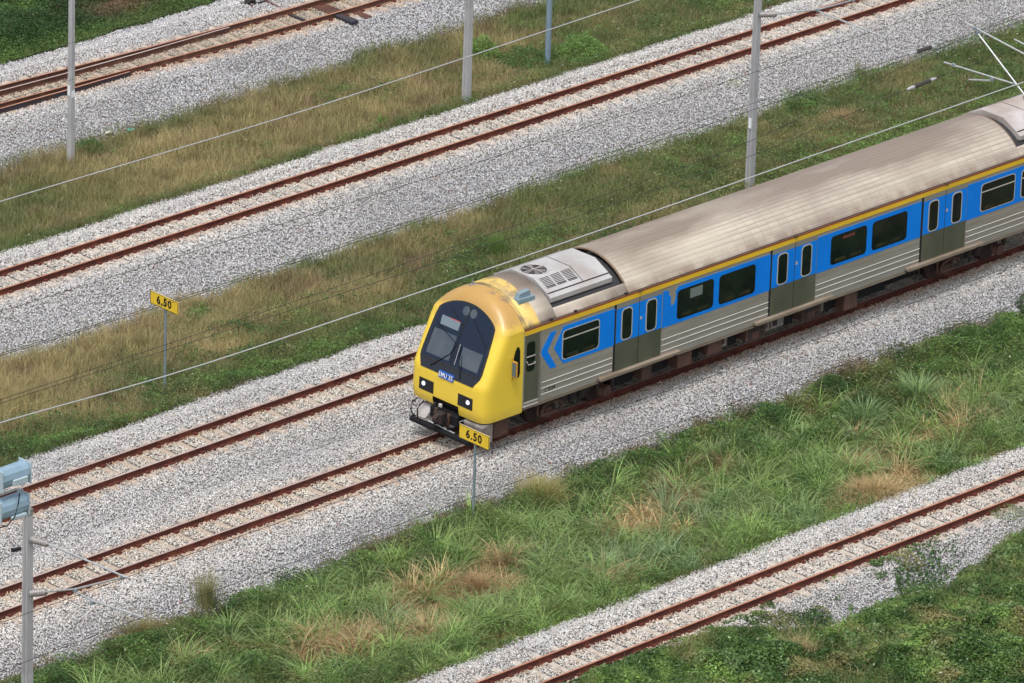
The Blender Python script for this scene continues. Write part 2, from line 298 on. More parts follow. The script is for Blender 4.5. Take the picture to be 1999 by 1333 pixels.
# ------------------------------------------------------------------ ballast stones
DENS = 960
bx0, bx1 = -22, 42; segs = [(-14.2, -9.0), (-3.5, 6.9), (11.6, 17.7), (22.0, 28.7)]
PX = []; PYs = []
for y0, y1 in segs:
    n = int((bx1 - bx0) * (y1 - y0) * DENS); x = rng.uniform(bx0, bx1, n); y = rng.uniform(y0, y1, n); k = in_view(x, y); x, y = x[k], y[k]; k = is_gravel(x, y, .13); PX.append(x[k]); PYs.append(y[k])
bx = np.concatenate(PX); by = np.concatenate(PYs)
rd = np.full(len(bx), 9.0); keep = np.ones(len(bx), bool); inside = np.zeros(len(bx), bool)   # distance to the nearest rail
def track_effect(cy, arr_y, x):
    d = np.abs(arr_y - cy); return np.minimum(np.abs(arr_y - cy - .5325), np.abs(arr_y - cy + .5325)), d
for nm, cy in TR.items():
    a, d = track_effect(cy, by, bx); rd = np.minimum(rd, a); inside |= d < .5
    ph = np.abs(((bx - .1) / SPC) - np.round((bx - .1) / SPC)) * SPC
    on_s = (d < .64) & (ph < .115); cover = fbm(bx, by, .9, 71) + (.10 if nm == 'B' else -.03)
    keep &= ~(on_s & (rng.random(len(bx)) > np.clip((cover - .40) * 3.0, .05, 1)))
acy = a_near(bx) + .5325; a, d = track_effect(0, by - acy, bx); rd = np.minimum(rd, a); inside |= d < .5
ph = np.abs(((bx - .1) / SPC) - np.round((bx - .1) / SPC)) * SPC; keep &= ~((d < .75) & (ph < .12) & (rng.random(len(bx)) > .25))
keep &= rd > .06
bx, by, rd, inside = bx[keep], by[keep], rd[keep], inside[keep]; n = len(bx)
size = rng.uniform(.0155, .030, n) * (1 + .25 * (vnoise(bx, by, 2, 3) - .5)); bz = gz(bx, by) + rng.uniform(-.016, .018, n)
base = np.array([[1, 0, 0], [-1, 0, 0], [0, 1, 0], [0, -1, 0], [0, 0, 1], [0, 0, -1]], float)
Vb = base[None] * rng.uniform(.65, 1.25, (n, 6, 1)) + rng.uniform(-.28, .28, (n, 6, 3)); Vb *= np.stack([rng.uniform(.8, 1.35, n), rng.uniform(.7, 1.1, n), rng.uniform(.5, .95, n)], -1)[:, None]
q = rng.normal(size=(n, 4)); q[:, 1:3] *= .55; q /= np.linalg.norm(q, axis=1)[:, None]; w_, x_, y_, z_ = q[:, 3], q[:, 1], q[:, 2], q[:, 0]
Rm = np.stack([1 - 2 * (y_**2 + z_**2), 2 * (x_ * y_ - z_ * w_), 2 * (x_ * z_ + y_ * w_), 2 * (x_ * y_ + z_ * w_), 1 - 2 * (x_**2 + z_**2), 2 * (y_ * z_ - x_ * w_), 2 * (x_ * z_ - y_ * w_), 2 * (y_ * z_ + x_ * w_), 1 - 2 * (x_**2 + y_**2)], -1).reshape(n, 3, 3)
Vb = np.einsum('nij,nkj->nki', Rm, Vb) * size[:, None, None] + np.stack([bx, by, bz], -1)[:, None]
Fb = np.array([[0, 2, 4], [2, 1, 4], [1, 3, 4], [3, 0, 4], [2, 0, 5], [1, 2, 5], [3, 1, 5], [0, 3, 5]])
Fb = (np.arange(n)[:, None, None] * 6 + Fb[None]).reshape(-1, 3)
def bluish(x, y):   # bluer, darker stone on the bank slopes and in the dip between tracks
    s = np.clip(np.interp(y, [-13, -12.5, -9.9, -9.3, -3.5, -2.1, -1.5, 1.4, 1.9, 2.4, 2.9, 11.5, 13.3, 14.4, 16.6, 17.4, 22, 23.7, 24.5, 27, 28], [.9, .3, .1, .35, 1, .75, .1, .1, .55, .55, .1, 1, .85, .05, .1, .2, 1, .9, .2, .5, .9]) + (fbm(x, y, 2.2, 81) - .5) * .7, 0, 1)
    return s
bl = bluish(bx, by)
pal = np.array([[.66, .645, .62], [.56, .54, .52], [.72, .715, .71], [.47, .45, .43], [.50, .42, .35], [.33, .32, .33], [.42, .35, .31], [.21, .20, .205]])
palb = np.array([[.56, .56, .57], [.46, .46, .48], [.66, .66, .67], [.37, .37, .40], [.47, .42, .36], [.27, .27, .30], [.33, .30, .30], [.19, .19, .215]])
ci = rng.choice(8, n, p=[.27, .22, .16, .13, .07, .07, .05, .03]); cib = rng.choice(8, n, p=[.24, .21, .14, .14, .05, .10, .07, .05])
col = pal[ci] * (1 - bl[:, None]) + palb[cib] * bl[:, None]
rust = np.clip(1 - (rd - .06) / .32, 0, 1) * rng.uniform(.4, 1.15, n); rust = np.where(np.abs(by) < 1.1, rust * 1.35, rust); rust = np.maximum(np.clip(rust, 0, 1) * .8, inside * np.where((by > -.6) & (by < 4.8), 1.35, 1.0) * .55 * rng.uniform(0.2, 1.4, n))
rc = np.where(inside[:, None] & (rd > .2)[:, None], np.array([.66, .58, .48])[None], np.array([.56, .38, .25])[None])* rng.uniform(.65, 1.25, (n, 1)); aa = by > 23.9; rust = np.where(aa & (rd < .9), np.clip(rust * 1.3 + .25 * (rd < .55), 0, .9), rust); rc = np.where((aa & inside)[:, None], rc * np.array([.72, .66, .58])[None], rc)
col = col * (1 - rust[:, None]) + rc * rust[:, None]
odd = rng.random(n) < .006; col[odd] = np.array([.28, .12, .08])
col = np.clip(col * rng.uniform(.98, 1.20, (n, 1)), 0, .80)
tag(big_mesh('ballast_stones', Vb.reshape(-1, 3), Fb, np.repeat(col, 6, 0), M['stone']), 'pale crushed stone ballast spread under and between the railway tracks', 'ballast', kind='stuff')

# ------------------------------------------------------------------ tracks
def rail_prof(hw=.0325, h=.165): return [(-.06, -h), (.06, -h), (.06, -h + .012), (.03, -h + .035), (.022, -.042), (hw, -.03), (hw, -.006), (hw - .006, 0), (-hw + .006, 0), (-hw, -.006), (-hw, -.03), (-.022, -.042), (-.03, -h + .035), (-.06, -h + .012)]
def rail_obj(path, mats, parent, name='rail'):
    mb = MB(); pr = rail_prof(); k = len(pr); rings = []
    for i, (x, y) in enumerate(path):
        a = path[max(i - 1, 0)]; b = path[min(i + 1, len(path) - 1)]; d = math.hypot(b[0] - a[0], b[1] - a[1]); nx_, ny_ = -(b[1] - a[1]) / d, (b[0] - a[0]) / d
        rings.append([(x + u * nx_, y + u * ny_, v) for u, v in pr])
    mb.loft(rings, 0, cap=True); nf = len(rings) - 1
    for i in range(nf): mb.m[i * k + 7] = 1
    return mb.build(name, mats, parent)
def sleeper_mesh():
    mb = MB(); prof = lambda hw, top: [(-hw, -.3), (hw, -.3), (hw - .02, top), (-hw + .02, top)]
    rings = []
    for y, hw, top in ((-1.0, .11, -.155), (-.75, .12, -.149), (-.4, .115, -.149), (-.25, .10, -.162), (.25, .10, -.162), (.4, .115, -.149), (.75, .12, -.149), (1.0, .11, -.155)):
        rings.append([(u, y, v) for u, v in prof(hw, top)])
    mb.loft(rings, 0, cap=True); return mb
def clip_mesh():
    mb = MB()
    mb.box(-.055, .055, .062, .135, -.142, -.100)
    mb.tube([(-.05, .06, -.10), (-.03, .14, -.085), (.03, .14, -.085), (.05, .06, -.10), (0, .055, -.095)], .012, 5)
    return mb
def add_clips(sl):
    c0 = clip_mesh().build('rail_clip', M['clip'], sl); out = []
    for i, (y_, rz) in enumerate(((-.5, 0), (-.5, math.pi), (.5, 0), (.5, math.pi))):
        c = c0 if i == 0 else c0.copy()
        if i: COL.objects.link(c)
        c.location = (0, y_, 0); c.rotation_euler.z = rz; out.append(c)
    return out
def make_track(cy, x0, x1, label, railm, headm, sm, xlen=(-34, 52), ang=0.0):
    root = empty('railway_track', (0, 0, 0), label=label, cat='railway track', group='parallel railway tracks')
    for s in (-1, 1):
        rail_obj([(x, cy + s * .5) for x in np.linspace(xlen[0], xlen[1], 3)], [railm, headm], root)
    s0 = None
    i0 = int(math.ceil((x0 - .1) / SPC)); i1 = int((x1 - .1) / SPC)
    for i in range(i0, i1 + 1):
        x = .1 + i * SPC + random.uniform(-.012, .012); y = cy + random.uniform(-.02, .02)
        if s0 is None:
            s0 = sleeper_mesh().build('sleeper', sm, root); cl = add_clips(s0); s0.location = (x, y, 0); s0.rotation_euler.z = random.uniform(-.01, .01)
            continue
        s = s0.copy(); COL.objects.link(s); s.parent = root; s.location = (x, y, 0); s.rotation_euler.z = random.uniform(-.01, .01)
        for c in cl: k = c.copy(); COL.objects.link(k); k.parent = s
    return root
make_track(TR['B'], -5, 35, 'rusty track between the two dry grass strips, second from the top of the photo', M['rail'], M['railhead_rust'], M['sleeper_grey'])
make_track(TR['C'], -16, 12, 'empty track running beside the train, directly above the yellow cab', M['rail'], M['railhead'], M['sleeper'])
make_track(TR['D'], -22, 24, 'track that carries the yellow and blue train', M['rail'], M['railhead'], M['sleeper'])
make_track(TR['E'], -13, 16, 'rusty orange track in the lower right corner beyond the tall grass', M['rail'], M['railhead_rust'], M['sleeper_grey'])
# the turnout track at the top left
ra = empty('railway_track', (0, 0, 0), label='brown turnout track with doubled rails at the top left', cat='railway track', group='parallel railway tracks')
def P(xs_, ys_): return list(zip(xs_, ys_))
xa = [-12, 0, 6.79, 12, 15.98, 18.92, 40]; ya = [float(a_near(x)) for x in xa]
rail_obj(P(xa, [y - .03 for y in ya]), [M['railbrown'], M['railhead_rust']], ra)
rail_obj(P([-12, 0, 7.7, 12.9, 16.95, 19.2, 40], [27.6, 26.75, 26.22, 25.86, 25.68, 25.62, 25.44]), [M['railbrown'], M['railhead_rust']], ra)
rail_obj(P([-12, 0, 6.5, 8.85, 11.2], [25.5, 25.05, 24.87, 24.78, 24.74]), [M['raildark'], M['railhead_rust']], ra, 'switch_rail')
rail_obj(P([-12, 0, 7.36, 9.62, 12.8, 15.8], [27.0, 26.36, 25.93, 25.80, 25.68, 25.62]), [M['railbrown'], M['railhead']], ra, 'switch_rail')
s0 = None
for i in range(7, 42):
    x = .1 + i * SPC; th_ = math.atan2(float(a_near(x + .5) - a_near(x - .5)), 1.0); yc = float(a_near(x)) + .5
    if s0 is None: s0 = sleeper_mesh().build('sleeper', M['sleeper'], ra); cl = add_clips(s0); o = s0
    else:
        o = s0.copy(); COL.objects.link(o); o.parent = ra
        for c in cl: k = c.copy(); COL.objects.link(k); k.parent = o
    o.location = (x, yc, 0); o.rotation_euler.z = th_; o.scale = (1, 1.12, 1)
mb = MB(); mb.box(19.0, 19.5, 24.72, 25.58, -.15, -.11, c=.02); mb.build('tie_plate', M['railbrown'], ra)
mb = MB(); mb.box(18.9, 19.18, 23.75, 24.5, -.15, -.04, c=.02); mb.build('steel_bearer', M['raildark'], ra)
mb = MB(); mb.box(19.6, 19.85, 23.9, 24.5, -.17, -.12, c=.02); mb.build('steel_bearer', M['railbrown'], ra)
mb = MB(); mb.box(18.0, 18.1, 24.75, 25.5, -.13, -.08, c=.02); mb.build('stretcher_bar', M['raildark'], ra)
pm = empty('point_machine', (18.1, 27.0, -.16), label='pale grey point machine beside the turnout at the top edge', cat='point machine')
mb = MB(); mb.box(-.42, .42, -.2, .25, -.05, .02, c=.01); mb.build('base_frame', M['grime_d'], pm)
mb = MB(); mb.box(-.1, .42, -.16, .2, .023, .25, c=.03); mb.box(-.05, .38, -.12, .16, .252, .29, c=.02); mb.build('casing', M['pmach'], pm)
mb = MB(); [mb.box(a, a + .07, -.175, -.163, .10, .17) for a in (.0, .14, .28)]; mb.build('vent_slot', M['black'], pm)
mb = MB(); mb.tube([(-.38, 0, .12), (-.11, 0, .12)], .10, 12); mb.build('motor', M['insdark'], pm)
mb = MB(); mb.tube([(-.4, -.15, .02), (-.35, -.5, .0), (-.25, -1.1, -.02)], .018, 6); mb.tube([(.2, -.17, .05), (.2, -.9, .0)], .02, 6); mb.build('operating_rod', M['clip'], pm)

# ------------------------------------------------------------------ masts
def hsec(w_, d_, fl=.045, web=.05):
    a, b = w_ / 2, d_ / 2   # flanges face +-y, web recess seen from +-x
    return [(-a, -b), (a, -b), (a, -b + fl), (web / 2, -b + fl * 1.5), (web / 2, b - fl * 1.5), (a, b - fl), (a, b), (-a, b), (-a, b - fl), (-web / 2, b - fl * 1.5), (-web / 2, -b + fl * 1.5), (-a, -b + fl)]
def mast(loc, h, label, kind='h', tagz=None, m=None, cap=False, taper=.72, base=(.19, .20)):
    root = empty('catenary_mast', loc, label=label, cat='mast', group='concrete masts along the tracks')
    mb = MB(); rings = []
    for t in (0, .25, .5, .75, 1):
        k = 1 - (1 - taper) * t; a, b = base[0] * k, base[1] * k
        if kind == 'h': rings.append([(u, v, -.15 + t * (h + .15)) for u, v in hsec(a, b, .05 * k, .09 * k)])
        else:
            c = .02; rings.append([(u, v, -.15 + t * (h + .15)) for u, v in [(-a / 2 + c, -b / 2), (a / 2 - c, -b / 2), (a / 2, -b / 2 + c), (a / 2, b / 2 - c), (a / 2 - c, b / 2), (-a / 2 + c, b / 2), (-a / 2, b / 2 - c), (-a / 2, -b / 2 + c)]])
    mb.loft(rings, 0, cap=True); mb.build('column', m or M['conc'], root)
    if tagz is not None:
        for (fx, fy, z) in tagz:
            mb = MB(); k = 1 - (1 - taper) * (z / h); 
            if fx: mb.box(-base[0] / 2 * k - .012, -base[0] / 2 * k - .002, -.05, .055, z, z + .30)
            else: mb.box(-.06, .05, -base[1] / 2 * k - .012, -base[1] / 2 * k - .002, z, z + .20)
            mb.build('number_plate', M['white'], root)
    if cap:
        mb = MB(); k = taper; mb.box(-base[0] / 2 * k - .006, base[0] / 2 * k + .006, -base[1] / 2 * k - .006, base[1] / 2 * k + .006, h - .16, h + .012, c=.02); mb.build('stained_cap', M['concdark'], root)
    return root
def insulator(p0, p1, parent, r=.09, n=6, name='insulator', ma=None):
    p0, p1 = Vector(p0), Vector(p1); mb = MB(); pts = [p0]; rs = [.03]
    for i in range(n):
        for f, rr in ((.10, .03), (.35, r), (.55, r * .9), (.75, .03)):
            pts.append(p0.lerp(p1, .06 + .88 * (i + f) / n)); rs.append(rr)
    pts.append(p1); rs.append(.03); mb.tube(pts, rs, 12); return mb.build(name, ma or M['ceram'], parent)
def tubes(parent, name, segs_, r=.022, m=None):
    mb = MB(); [mb.tube(s_, r, 8) for s_ in segs_]; return mb.build(name, m or M['galv'], parent)
def cantilever(parent, ox, oy, oz, segs_, ins, r=.024, clamps=()):
    c = tubes(parent, 'cantilever', [[(a[0] - ox, a[1] - oy, a[2] - oz) for a in s_] for s_ in segs_], r)
    for a, b in ins: insulator([a[i] - (ox, oy, oz)[i] for i in range(3)], [b[i] - (ox, oy, oz)[i] for i in range(3)], c)
    for p in clamps: MB().box(p[0] - ox - .04, p[0] - ox + .04, p[1] - oy - .05, p[1] - oy + .05, p[2] - oz - .045, p[2] - oz + .045, c=.012).build('clamp', M['postgrey'], c)
mast((6.25, 21.55, -.6), 7.6, 'bare pale concrete mast at the far left with two white plates', 'b', tagz=[(1, 0, 2.05), (0, 1, 2.0)], base=(.175, .175))
mast((17.6, 17.55, -.35), 7.6, 'concrete mast with a dark stained foot beside the track, near the top middle', 'h')
m3 = mast((19.05, 7.72, -.5), 7.6, 'concrete mast rising behind the train roof with one white plate and a cantilever', 'h', tagz=[(1, 0, 1.95)])
m5 = mast((-19.75, -7.05, -.6), 6.95, 'concrete mast in the lower left corner with two ribbed insulators', 'h', cap=True, base=(.21, .21), taper=.8)
m6 = mast((19.4, -3.35, -.6), 8.0, 'concrete mast just outside the right edge holding the tubes above the train', 'h')
x, y, z = 19.05, 7.72, -.5
cantilever(m3, x, y, z, [[(x, 7.0, 5.0), (x, 5.46, 5.56), (x, 4.15, 6.22)], [(x, 5.5, 5.52), (x, 2.92, 5.48)], [(x, 7.62, 6.9), (x, 4.3, 6.32)]],
           [((x, 7.6, 4.80), (x, 6.98, 5.0))], clamps=[(x, 5.46, 5.54), (x, 7.63, 4.8), (x, 4.2, 6.2)])
x, y, z = -19.75, -7.05, -.6
cantilever(m5, x, y, z, [[(x, -7.79, 5.72), (x, -10.53, 5.83)], [(x, -7.73, 4.52), (x, -8.70, 4.93), (x, -10.31, 5.79)], [(x, -8.66, 4.86), (x, -9.28, 4.85), (x, -11.10, 5.06)]],
           [((x, -7.15, 5.62), (x, -7.79, 5.72)), ((x, -7.15, 4.27), (x, -7.73, 4.52))], clamps=[(x, -8.70, 4.9), (x, -10.3, 5.79), (x, -9.28, 4.8), (x, -7.16, 5.6), (x, -7.16, 4.26)])
x, y, z = 19.4, -3.35, -.6
cantilever(m6, x, y, z, [[(x, .40, 6.56), (x, -2.6, 6.18)], [(x, -.03, 6.40), (x, -2.6, 4.62)], [(x, 1.10, 5.23), (x, -1.60, 5.37)], [(x, -.65, 5.22), (x + .05, .22, 4.98)]],
           [((x, -2.6, 6.18), (x, -3.25, 6.1)), ((x, -2.6, 4.62), (x, -3.25, 4.2))], clamps=[(x, .04, 6.5), (x, -.03, 6.4), (x, -1.45, 5.36), (x, -.65, 5.26), (x, .75, 5.25)])
tubes(m6, 'cantilever', [[(0, 2.0, 7.2), (0, .2, 7.0)]])
bp_ = empty('steel_pole', (21.55, 18.3, -.55), label='round blue-grey steel pole standing in bright green bushes', cat='pole')
mb = MB(); mb.tube([(0, 0, -.1), (0, 0, 1.2), (0, 0, 7.0)], [.088, .085, .08], 16); mb.build('shaft', M['bluegrey'], bp_)
mb = MB(); mb.box(-.16, .16, -.16, .16, -.02, .05, c=.02); mb.build('base_plate', M['bluegrey'], bp_)

# ------------------------------------------------------------------ overhead wires
def wire(pts, r, m, label, droppers=None, ins=None, name='overhead_wire', group='overhead wires above the tracks'):
    p = list(pts); a, b = p[0], p[1]; e, f = p[-2], p[-1]
    d0 = (a[0] + 34) / max(b[0] - a[0], .1); p.insert(0, (-34.0, a[1], a[2] - (b[2] - a[2]) * d0 * .3)); p.append((52.0, f[1], f[2] + (f[2] - e[2]) / max(f[0] - e[0], .1) * (52 - f[0]) * .3))
    # smooth through the points
    xs_ = [q_[0] for q_ in p]; o = empty(name, (0, 0, 0), label=label, cat='wire', group=group)
    xx = np.linspace(-34, 52, 60); yy = np.interp(xx, xs_, [q_[1] for q_ in p]); zz = np.interp(xx, xs_, [q_[2] for q_ in p])
    for _ in range(3): zz[1:-1] = (zz[:-2] + zz[1:-1] * 2 + zz[2:]) / 4
    mb = MB(); mb.tube(list(zip(xx.tolist(), yy.tolist(), zz.tolist())), r, 6); mb.build('cable', m, o)
    if droppers is not None:
        for xd, zlow in droppers:
            mb = MB(); zt = float(np.interp(xd, xx, zz)); mb.tube([(xd, p[1][1], zt), (xd, p[1][1], zlow)], .005, 4); mb.box(xd - .012, xd + .012, p[1][1] - .015, p[1][1] + .015, zt - .012, zt + .012); mb.build('dropper', m, o)
    if ins:
        for x0, x1 in ins:
            za, zb = float(np.interp(x0, xx, zz)), float(np.interp(x1, xx, zz)); yy_ = p[1][1]; dl = (x1 - x0)
            k = MB(); k.tube([(x0 + dl * .25, yy_, za + (zb - za) * .25), (x0 + dl * .78, yy_, za + (zb - za) * .78)], .06, 10); k = k.build('insulator', M['insdark'], o)
            g = MB(); g.tube([(x0, yy_, za), (x0 + dl * .12, yy_, za + .01), (x0 + dl * .25, yy_, za + (zb - za) * .25)], [.02, .045, .05], 8); g.build('end_fitting', M['galv'], k); g = MB(); g.tube([(x0 + dl * .78, yy_, za + (zb - za) * .78), (x0 + dl * .9, yy_, zb), (x1, yy_, zb)], [.05, .045, .02], 8); g.build('end_fitting', M['galv'], k)
    return o
wire([(-17.1, -3.1, 6.45), (-12, -3.1, 6.14), (-.7, -3.1, 6.12), (7.7, -3.1, 6.20), (18, -3.1, 6.28)], .016, M['wire_l'], 'thick pale cable sloping just above the train roof and past the left distance sign')
wire([(-8.5, 7.2, 6.51), (1.84, 7.2, 6.37), (13.82, 7.2, 6.57)], .014, M['wire_l'], 'thick pale cable crossing the upper left dry grass strip and both upper masts')
wire([(-11, 4.185, 5.20), (-2.6, 4.185, 5.10), (5, 4.185, 5.03), (15.2, 4.185, 5.02), (23.5, 4.185, 5.16)], .0065, M['wire_d'], 'thin dark wire crossing the gravel bank below the second track')
wire([(-12.7, 2.2, 5.20), (-7.8, 2.2, 5.09), (4.4, 2.2, 5.13), (13.1, 2.2, 5.28), (19.3, 2.2, 5.16), (23, 2.2, 5.2)], .0065, M['wire_d'], 'upper of the two close wires behind the left sign, insulator near its right end', ins=[(19.2, 20.3)])
wire([(-12.7, 2.2, 5.15), (-7.8, 2.2, 5.04), (-4.4, 2.2, 5.02), (4.4, 2.2, 5.06), (13.1, 2.2, 5.07)], .0065, M['wire_d'], 'lower of two close dark wires passing behind the left distance sign')
DR = [(-12.6, 5.1), (-11.1, 5.09), (-9.2, 5.06), (-4.7, 5.02), (-1.5, 4.99), (1.8, 4.97), (5.1, 4.96), (8.4, 4.96)]
wire([(-14.6, 0, 5.24), (-6.4, 0, 5.22), (2.3, 0, 5.28), (10.9, 0, 5.35), (19.4, 0, 6.5)], .0065, M['wire_d'], 'dark wire with short droppers over the train track, nearest above the pale cable', droppers=DR)
wire([(-14.6, 0, 5.15), (-6.4, 0, 5.04), (2.3, 0, 4.97), (10.9, 0, 4.96), (14.5, 0, 5.25), (16.8, 0, 5.48), (19, 0, 5.52)], .0065, M['wire_d'], 'dark contact wire over the train track that ends at an insulator on the right', ins=[(16.75, 17.9)])
wire([(-23.2, -11.2, 6.30), (-14.6, -11.2, 6.31), (-8.6, -11.2, 6.21), (-.4, -11.2, 5.99), (6.4, -11.2, 6.07)], .0065, M['wire_d'], 'upper dark wire hanging over the ballast just below the train')
wire([(-23.2, -11.2, 5.13), (-20.4, -11.2, 5.2), (-8.5, -11.2, 5.14), (-2.6, -11.2, 5.16), (9.1, -11.2, 4.98)], .0065, M['wire_d'], 'lower dark wire following the edge of the tall grass below the train')
wire([(4.9, 20, 3.75), (9.8, 20, 3.86)], .005, M['wire_d'], 'upper thin wire passing in front of the far left mast')
wire([(4.9, 20, 2.67), (14, 20, 2.85)], .005, M['wire_d'], 'lower thin wire passing in front of the far left mast')

# ------------------------------------------------------------------ distance signs
def km_sign(x, y, gzv, zb, zt, label, post_r=.035):
    root = empty('distance_sign', (x, y, gzv), label=label, cat='sign', group='yellow distance signs')
    mb = MB(); mb.tube([(.035, 0, -.1), (.035, 0, zb - gzv + .10)], post_r, 8); mb.build('post', M['postgrey'], root)
    mb = MB(); zc = (zb + zt) / 2 - gzv; h = (zt - zb); mb.box(-.022, -.002, -.53, .53, zc - h / 2, zc + h / 2); b = mb.build('board', [M['ysign']], root)
    mb = MB(); t = .012
    for a in ((-.53, .53, zc + h / 2 - t, zc + h / 2), (-.53, .53, zc - h / 2, zc - h / 2 + t), (-.53, -.53 + t, zc - h / 2, zc + h / 2), (.53 - t, .53, zc - h / 2, zc + h / 2)): mb.box(-.0245, -.0222, a[0], a[1], a[2], a[3])
    mb.build('border', M['black'], b)
    mb = MB(); mb.box(-.0015, .010, -.54, .54, zc + h / 2 - .025, zc + h / 2 + .008); mb.build('stiffener', M['galv'], b)
    text_obj('6.50', 'lettering', .30, M['black'], b, basis((0, -1, 0), (0, 0, 1), (-1, 0, 0), (-.0235, .0, zc)), xs=.95, bold=.010, sp=1.18)
km_sign(-2.61, 7.63, -.46, 1.90, 2.24, 'yellow 6.50 distance sign standing in the dry grass left of the train')
km_sign(-2.11, -3.34, -.62, 1.68, 2.04, 'yellow 6.50 distance sign right below the cab of the train')

# ------------------------------------------------------------------ floodlights at the left edge
fm = empty('floodlight_mast', (-22.75, -9.0, -.55), label='blue-grey twin floodlight at the left edge, its mast outside the frame', cat='floodlight')
mb = MB(); mb.tube([(0, 0, -.1), (0, 0, 9.6)], [.09, .06], 14); mb.build('pole', M['bluegrey'], fm)
mb = MB(); mb.tube([(0, 0, 8.62), (1.0, 0, 8.62)], .028, 8); mb.tube([(.95, 0, 8.62), (1.12, -.05, 8.62), (1.15, -.05, 8.35)], .02, 6); mb.build('crossarm', M['galv'], fm)
def floodlight(x, z, up):
    mb = MB(); n_ = 12; rings = []
    for xx, k in ((-.48, .95), (-.45, 1), (.27, 1), (.30, .95)):
        rings.append([(x + xx, -.02 + .26 * k * math.cos(t) * .8, z + .25 * k * math.sin(t)) for t in [2 * math.pi * i / n_ for i in range(n_)]])
    mb.loft(rings, 0, cap=True); b = mb.build('lamp_housing', M['floodm'], fm)
    mb = MB(); mb.box(x - .22, x + .2, -.27, -.19, z - .17 if up else z - .24, z - .02 if up else z - .16, c=.015); mb.build('gear_box', M['floodl'], b)
    [MB().box(x + q, x + q + .025, -.22, .2, z - .26, z + .24).build('side_cheek', M['floodl'], b) for q in (-.51, .305)]
floodlight(.92, 9.02, True); floodlight(.88, 8.28, False)
mb = MB(); mb.tube([(.85, -.28, 8.66), (.80, -.30, 8.45), (.70, -.30, 8.15), (.50, -.28, 7.98), (.1, -.1, 7.9)], .014, 6); mb.build('cable', M['black'], fm)

# ------------------------------------------------------------------ the train
T = empty('train_carriage', (0, 0, 0), label='electric train carriage with a yellow cab and blue window band', cat='train')
HW = 1.375; RC, RZ = 1.63, 2.24
def w_at(z): return HW if z <= 3.11 else math.sqrt(max(RC**2 - (z - RZ)**2, .0001))
X0K = [(.86, .13), (1.0, .098), (1.2, .088), (1.77, .11), (3.45, .87), (3.60, .94), (3.70, 1.01), (3.78, 1.10), (3.83, 1.19), (3.86, 1.31), (3.87, 1.45)]
def e_at(z): return float(np.interp(z, [0, 1.9, 2.5, 3.0, 3.3, 3.5, 3.87], [10, 10, 8.5, 6.5, 5, 4.2, 3]))
def x0_at(z): return float(np.interp(z, [a for a, _ in X0K], [b for _, b in X0K]))
def nose_x(y, z, off=0.0):
    wz = w_at(z); s = min(abs(y) / wz, 1); e = e_at(z)
    return 1.45 - (1.45 - x0_at(z)) * (max(0, 1 - s**e))**(1 / e) - off
def drape(poly_rows, off, name, mt, parent, ncol=20, thick=0.0):
    """rows of (z, y0, y1) draped on the nose"""
    mb = MB(); vs = []; fs = []
    for z, a, b in poly_rows:
        for i in range(ncol + 1):
            y_ = a + (b - a) * i / ncol; vs.append((nose_x(y_, z, off), y_, z))
    n_ = ncol + 1
    for r_ in range(len(poly_rows) - 1):
        for i in range(ncol): k = r_ * n_ + i; fs.append((k, k + 1, k + n_ + 1, k + n_))
    mb.add(vs, fs, 0, True); return mb.build(name, mt, parent, normals=False)
# nose shell
zl = sorted(set([.86, .90, .95, 1.0, 1.09, 1.2, 1.35, 1.5, 1.64, 1.77] + [round(1.77 + i * .1, 3) for i in range(1, 14)] + [3.11, 3.2, 3.3, 3.38, 3.45, 3.52, 3.58, 3.63, 3.68, 3.72, 3.76, 3.79, 3.815, 3.835, 3.85, 3.862, 3.87]))
sv = [-1, -.998, -.99, -.975, -.95, -.92, -.88, -.84, -.8, -.74, -.67, -.58, -.47, -.342, -.23, -.11, 0, .11, .23, .342, .47, .58, .67, .74, .8, .84, .88, .92, .95, .975, .99, .998, 1]
mb = MB(); vs = []; fs = []
for z in zl:
    for s in sv:
        y_ = s * w_at(z); vs.append((nose_x(y_, z), y_, z))
n_ = len(sv)
for r_ in range(len(zl) - 1):
    for i in range(n_ - 1):
        if zl[r_ + 1] <= 1.091 and sv[i] >= -.343 and sv[i + 1] <= .343: continue
        k = r_ * n_ + i; fs.append((k, k + 1, k + n_ + 1, k + n_))
mb.add(vs, fs, 0, True); nose = mb.build('cab_nose', M['nose'], T, normals=False)
mb = MB(); mb.box(.35, 1.45, -1.30, 1.30, .80, .90); mb.box(.55, 1.45, -.6, .6, .55, 1.05); mb.build('cab_underside', M['grime_d'], T)
# windscreen assembly
HWK = [(1.77, .955), (1.80, .965), (1.99, 1.09), (2.10, 1.115), (2.6, 1.09), (3.0, 1.055), (3.19, 1.02), (3.25, .965), (3.31, .88), (3.37, .775), (3.43, .65), (3.48, .50), (3.52, .34), (3.545, .18), (3.55, .06)]
def hw_at(z): return float(np.interp(z, [a for a, _ in HWK], [b for _, b in HWK]))
zr = sorted(set([a for a, _ in HWK] + [1.9, 2.3, 2.45, 2.75, 2.9]))
ws = drape([(z, -hw_at(z), hw_at(z)) for z in zr], .010, 'windscreen', M['navy'], T, 30)
ins_ = lambda z, k: hw_at(z) - k
zr2 = [z for z in zr if 2.02 <= z <= 3.5] ; zr2 = sorted(set(zr2 + [2.04]))
drape([(z, .03, ins_(z, .09)) for z in zr2 if ins_(z, .09) > .05], .014, 'window_pane', M['pane'], ws, 14)
drape([(z, -ins_(z, .09), -.03) for z in zr2 if ins_(z, .09) > .05], .014, 'window_pane', M['pane'], ws, 14)
drape([(z, .10 + (z - 2.12) * -.02, .93 - (z - 2.12) * .05) for z in (2.12, 2.3, 2.5, 2.72)], .017, 'lower_reflection', M['pane_l'], ws, 10)  # paler panels: reflection and cab interior painted into the colour
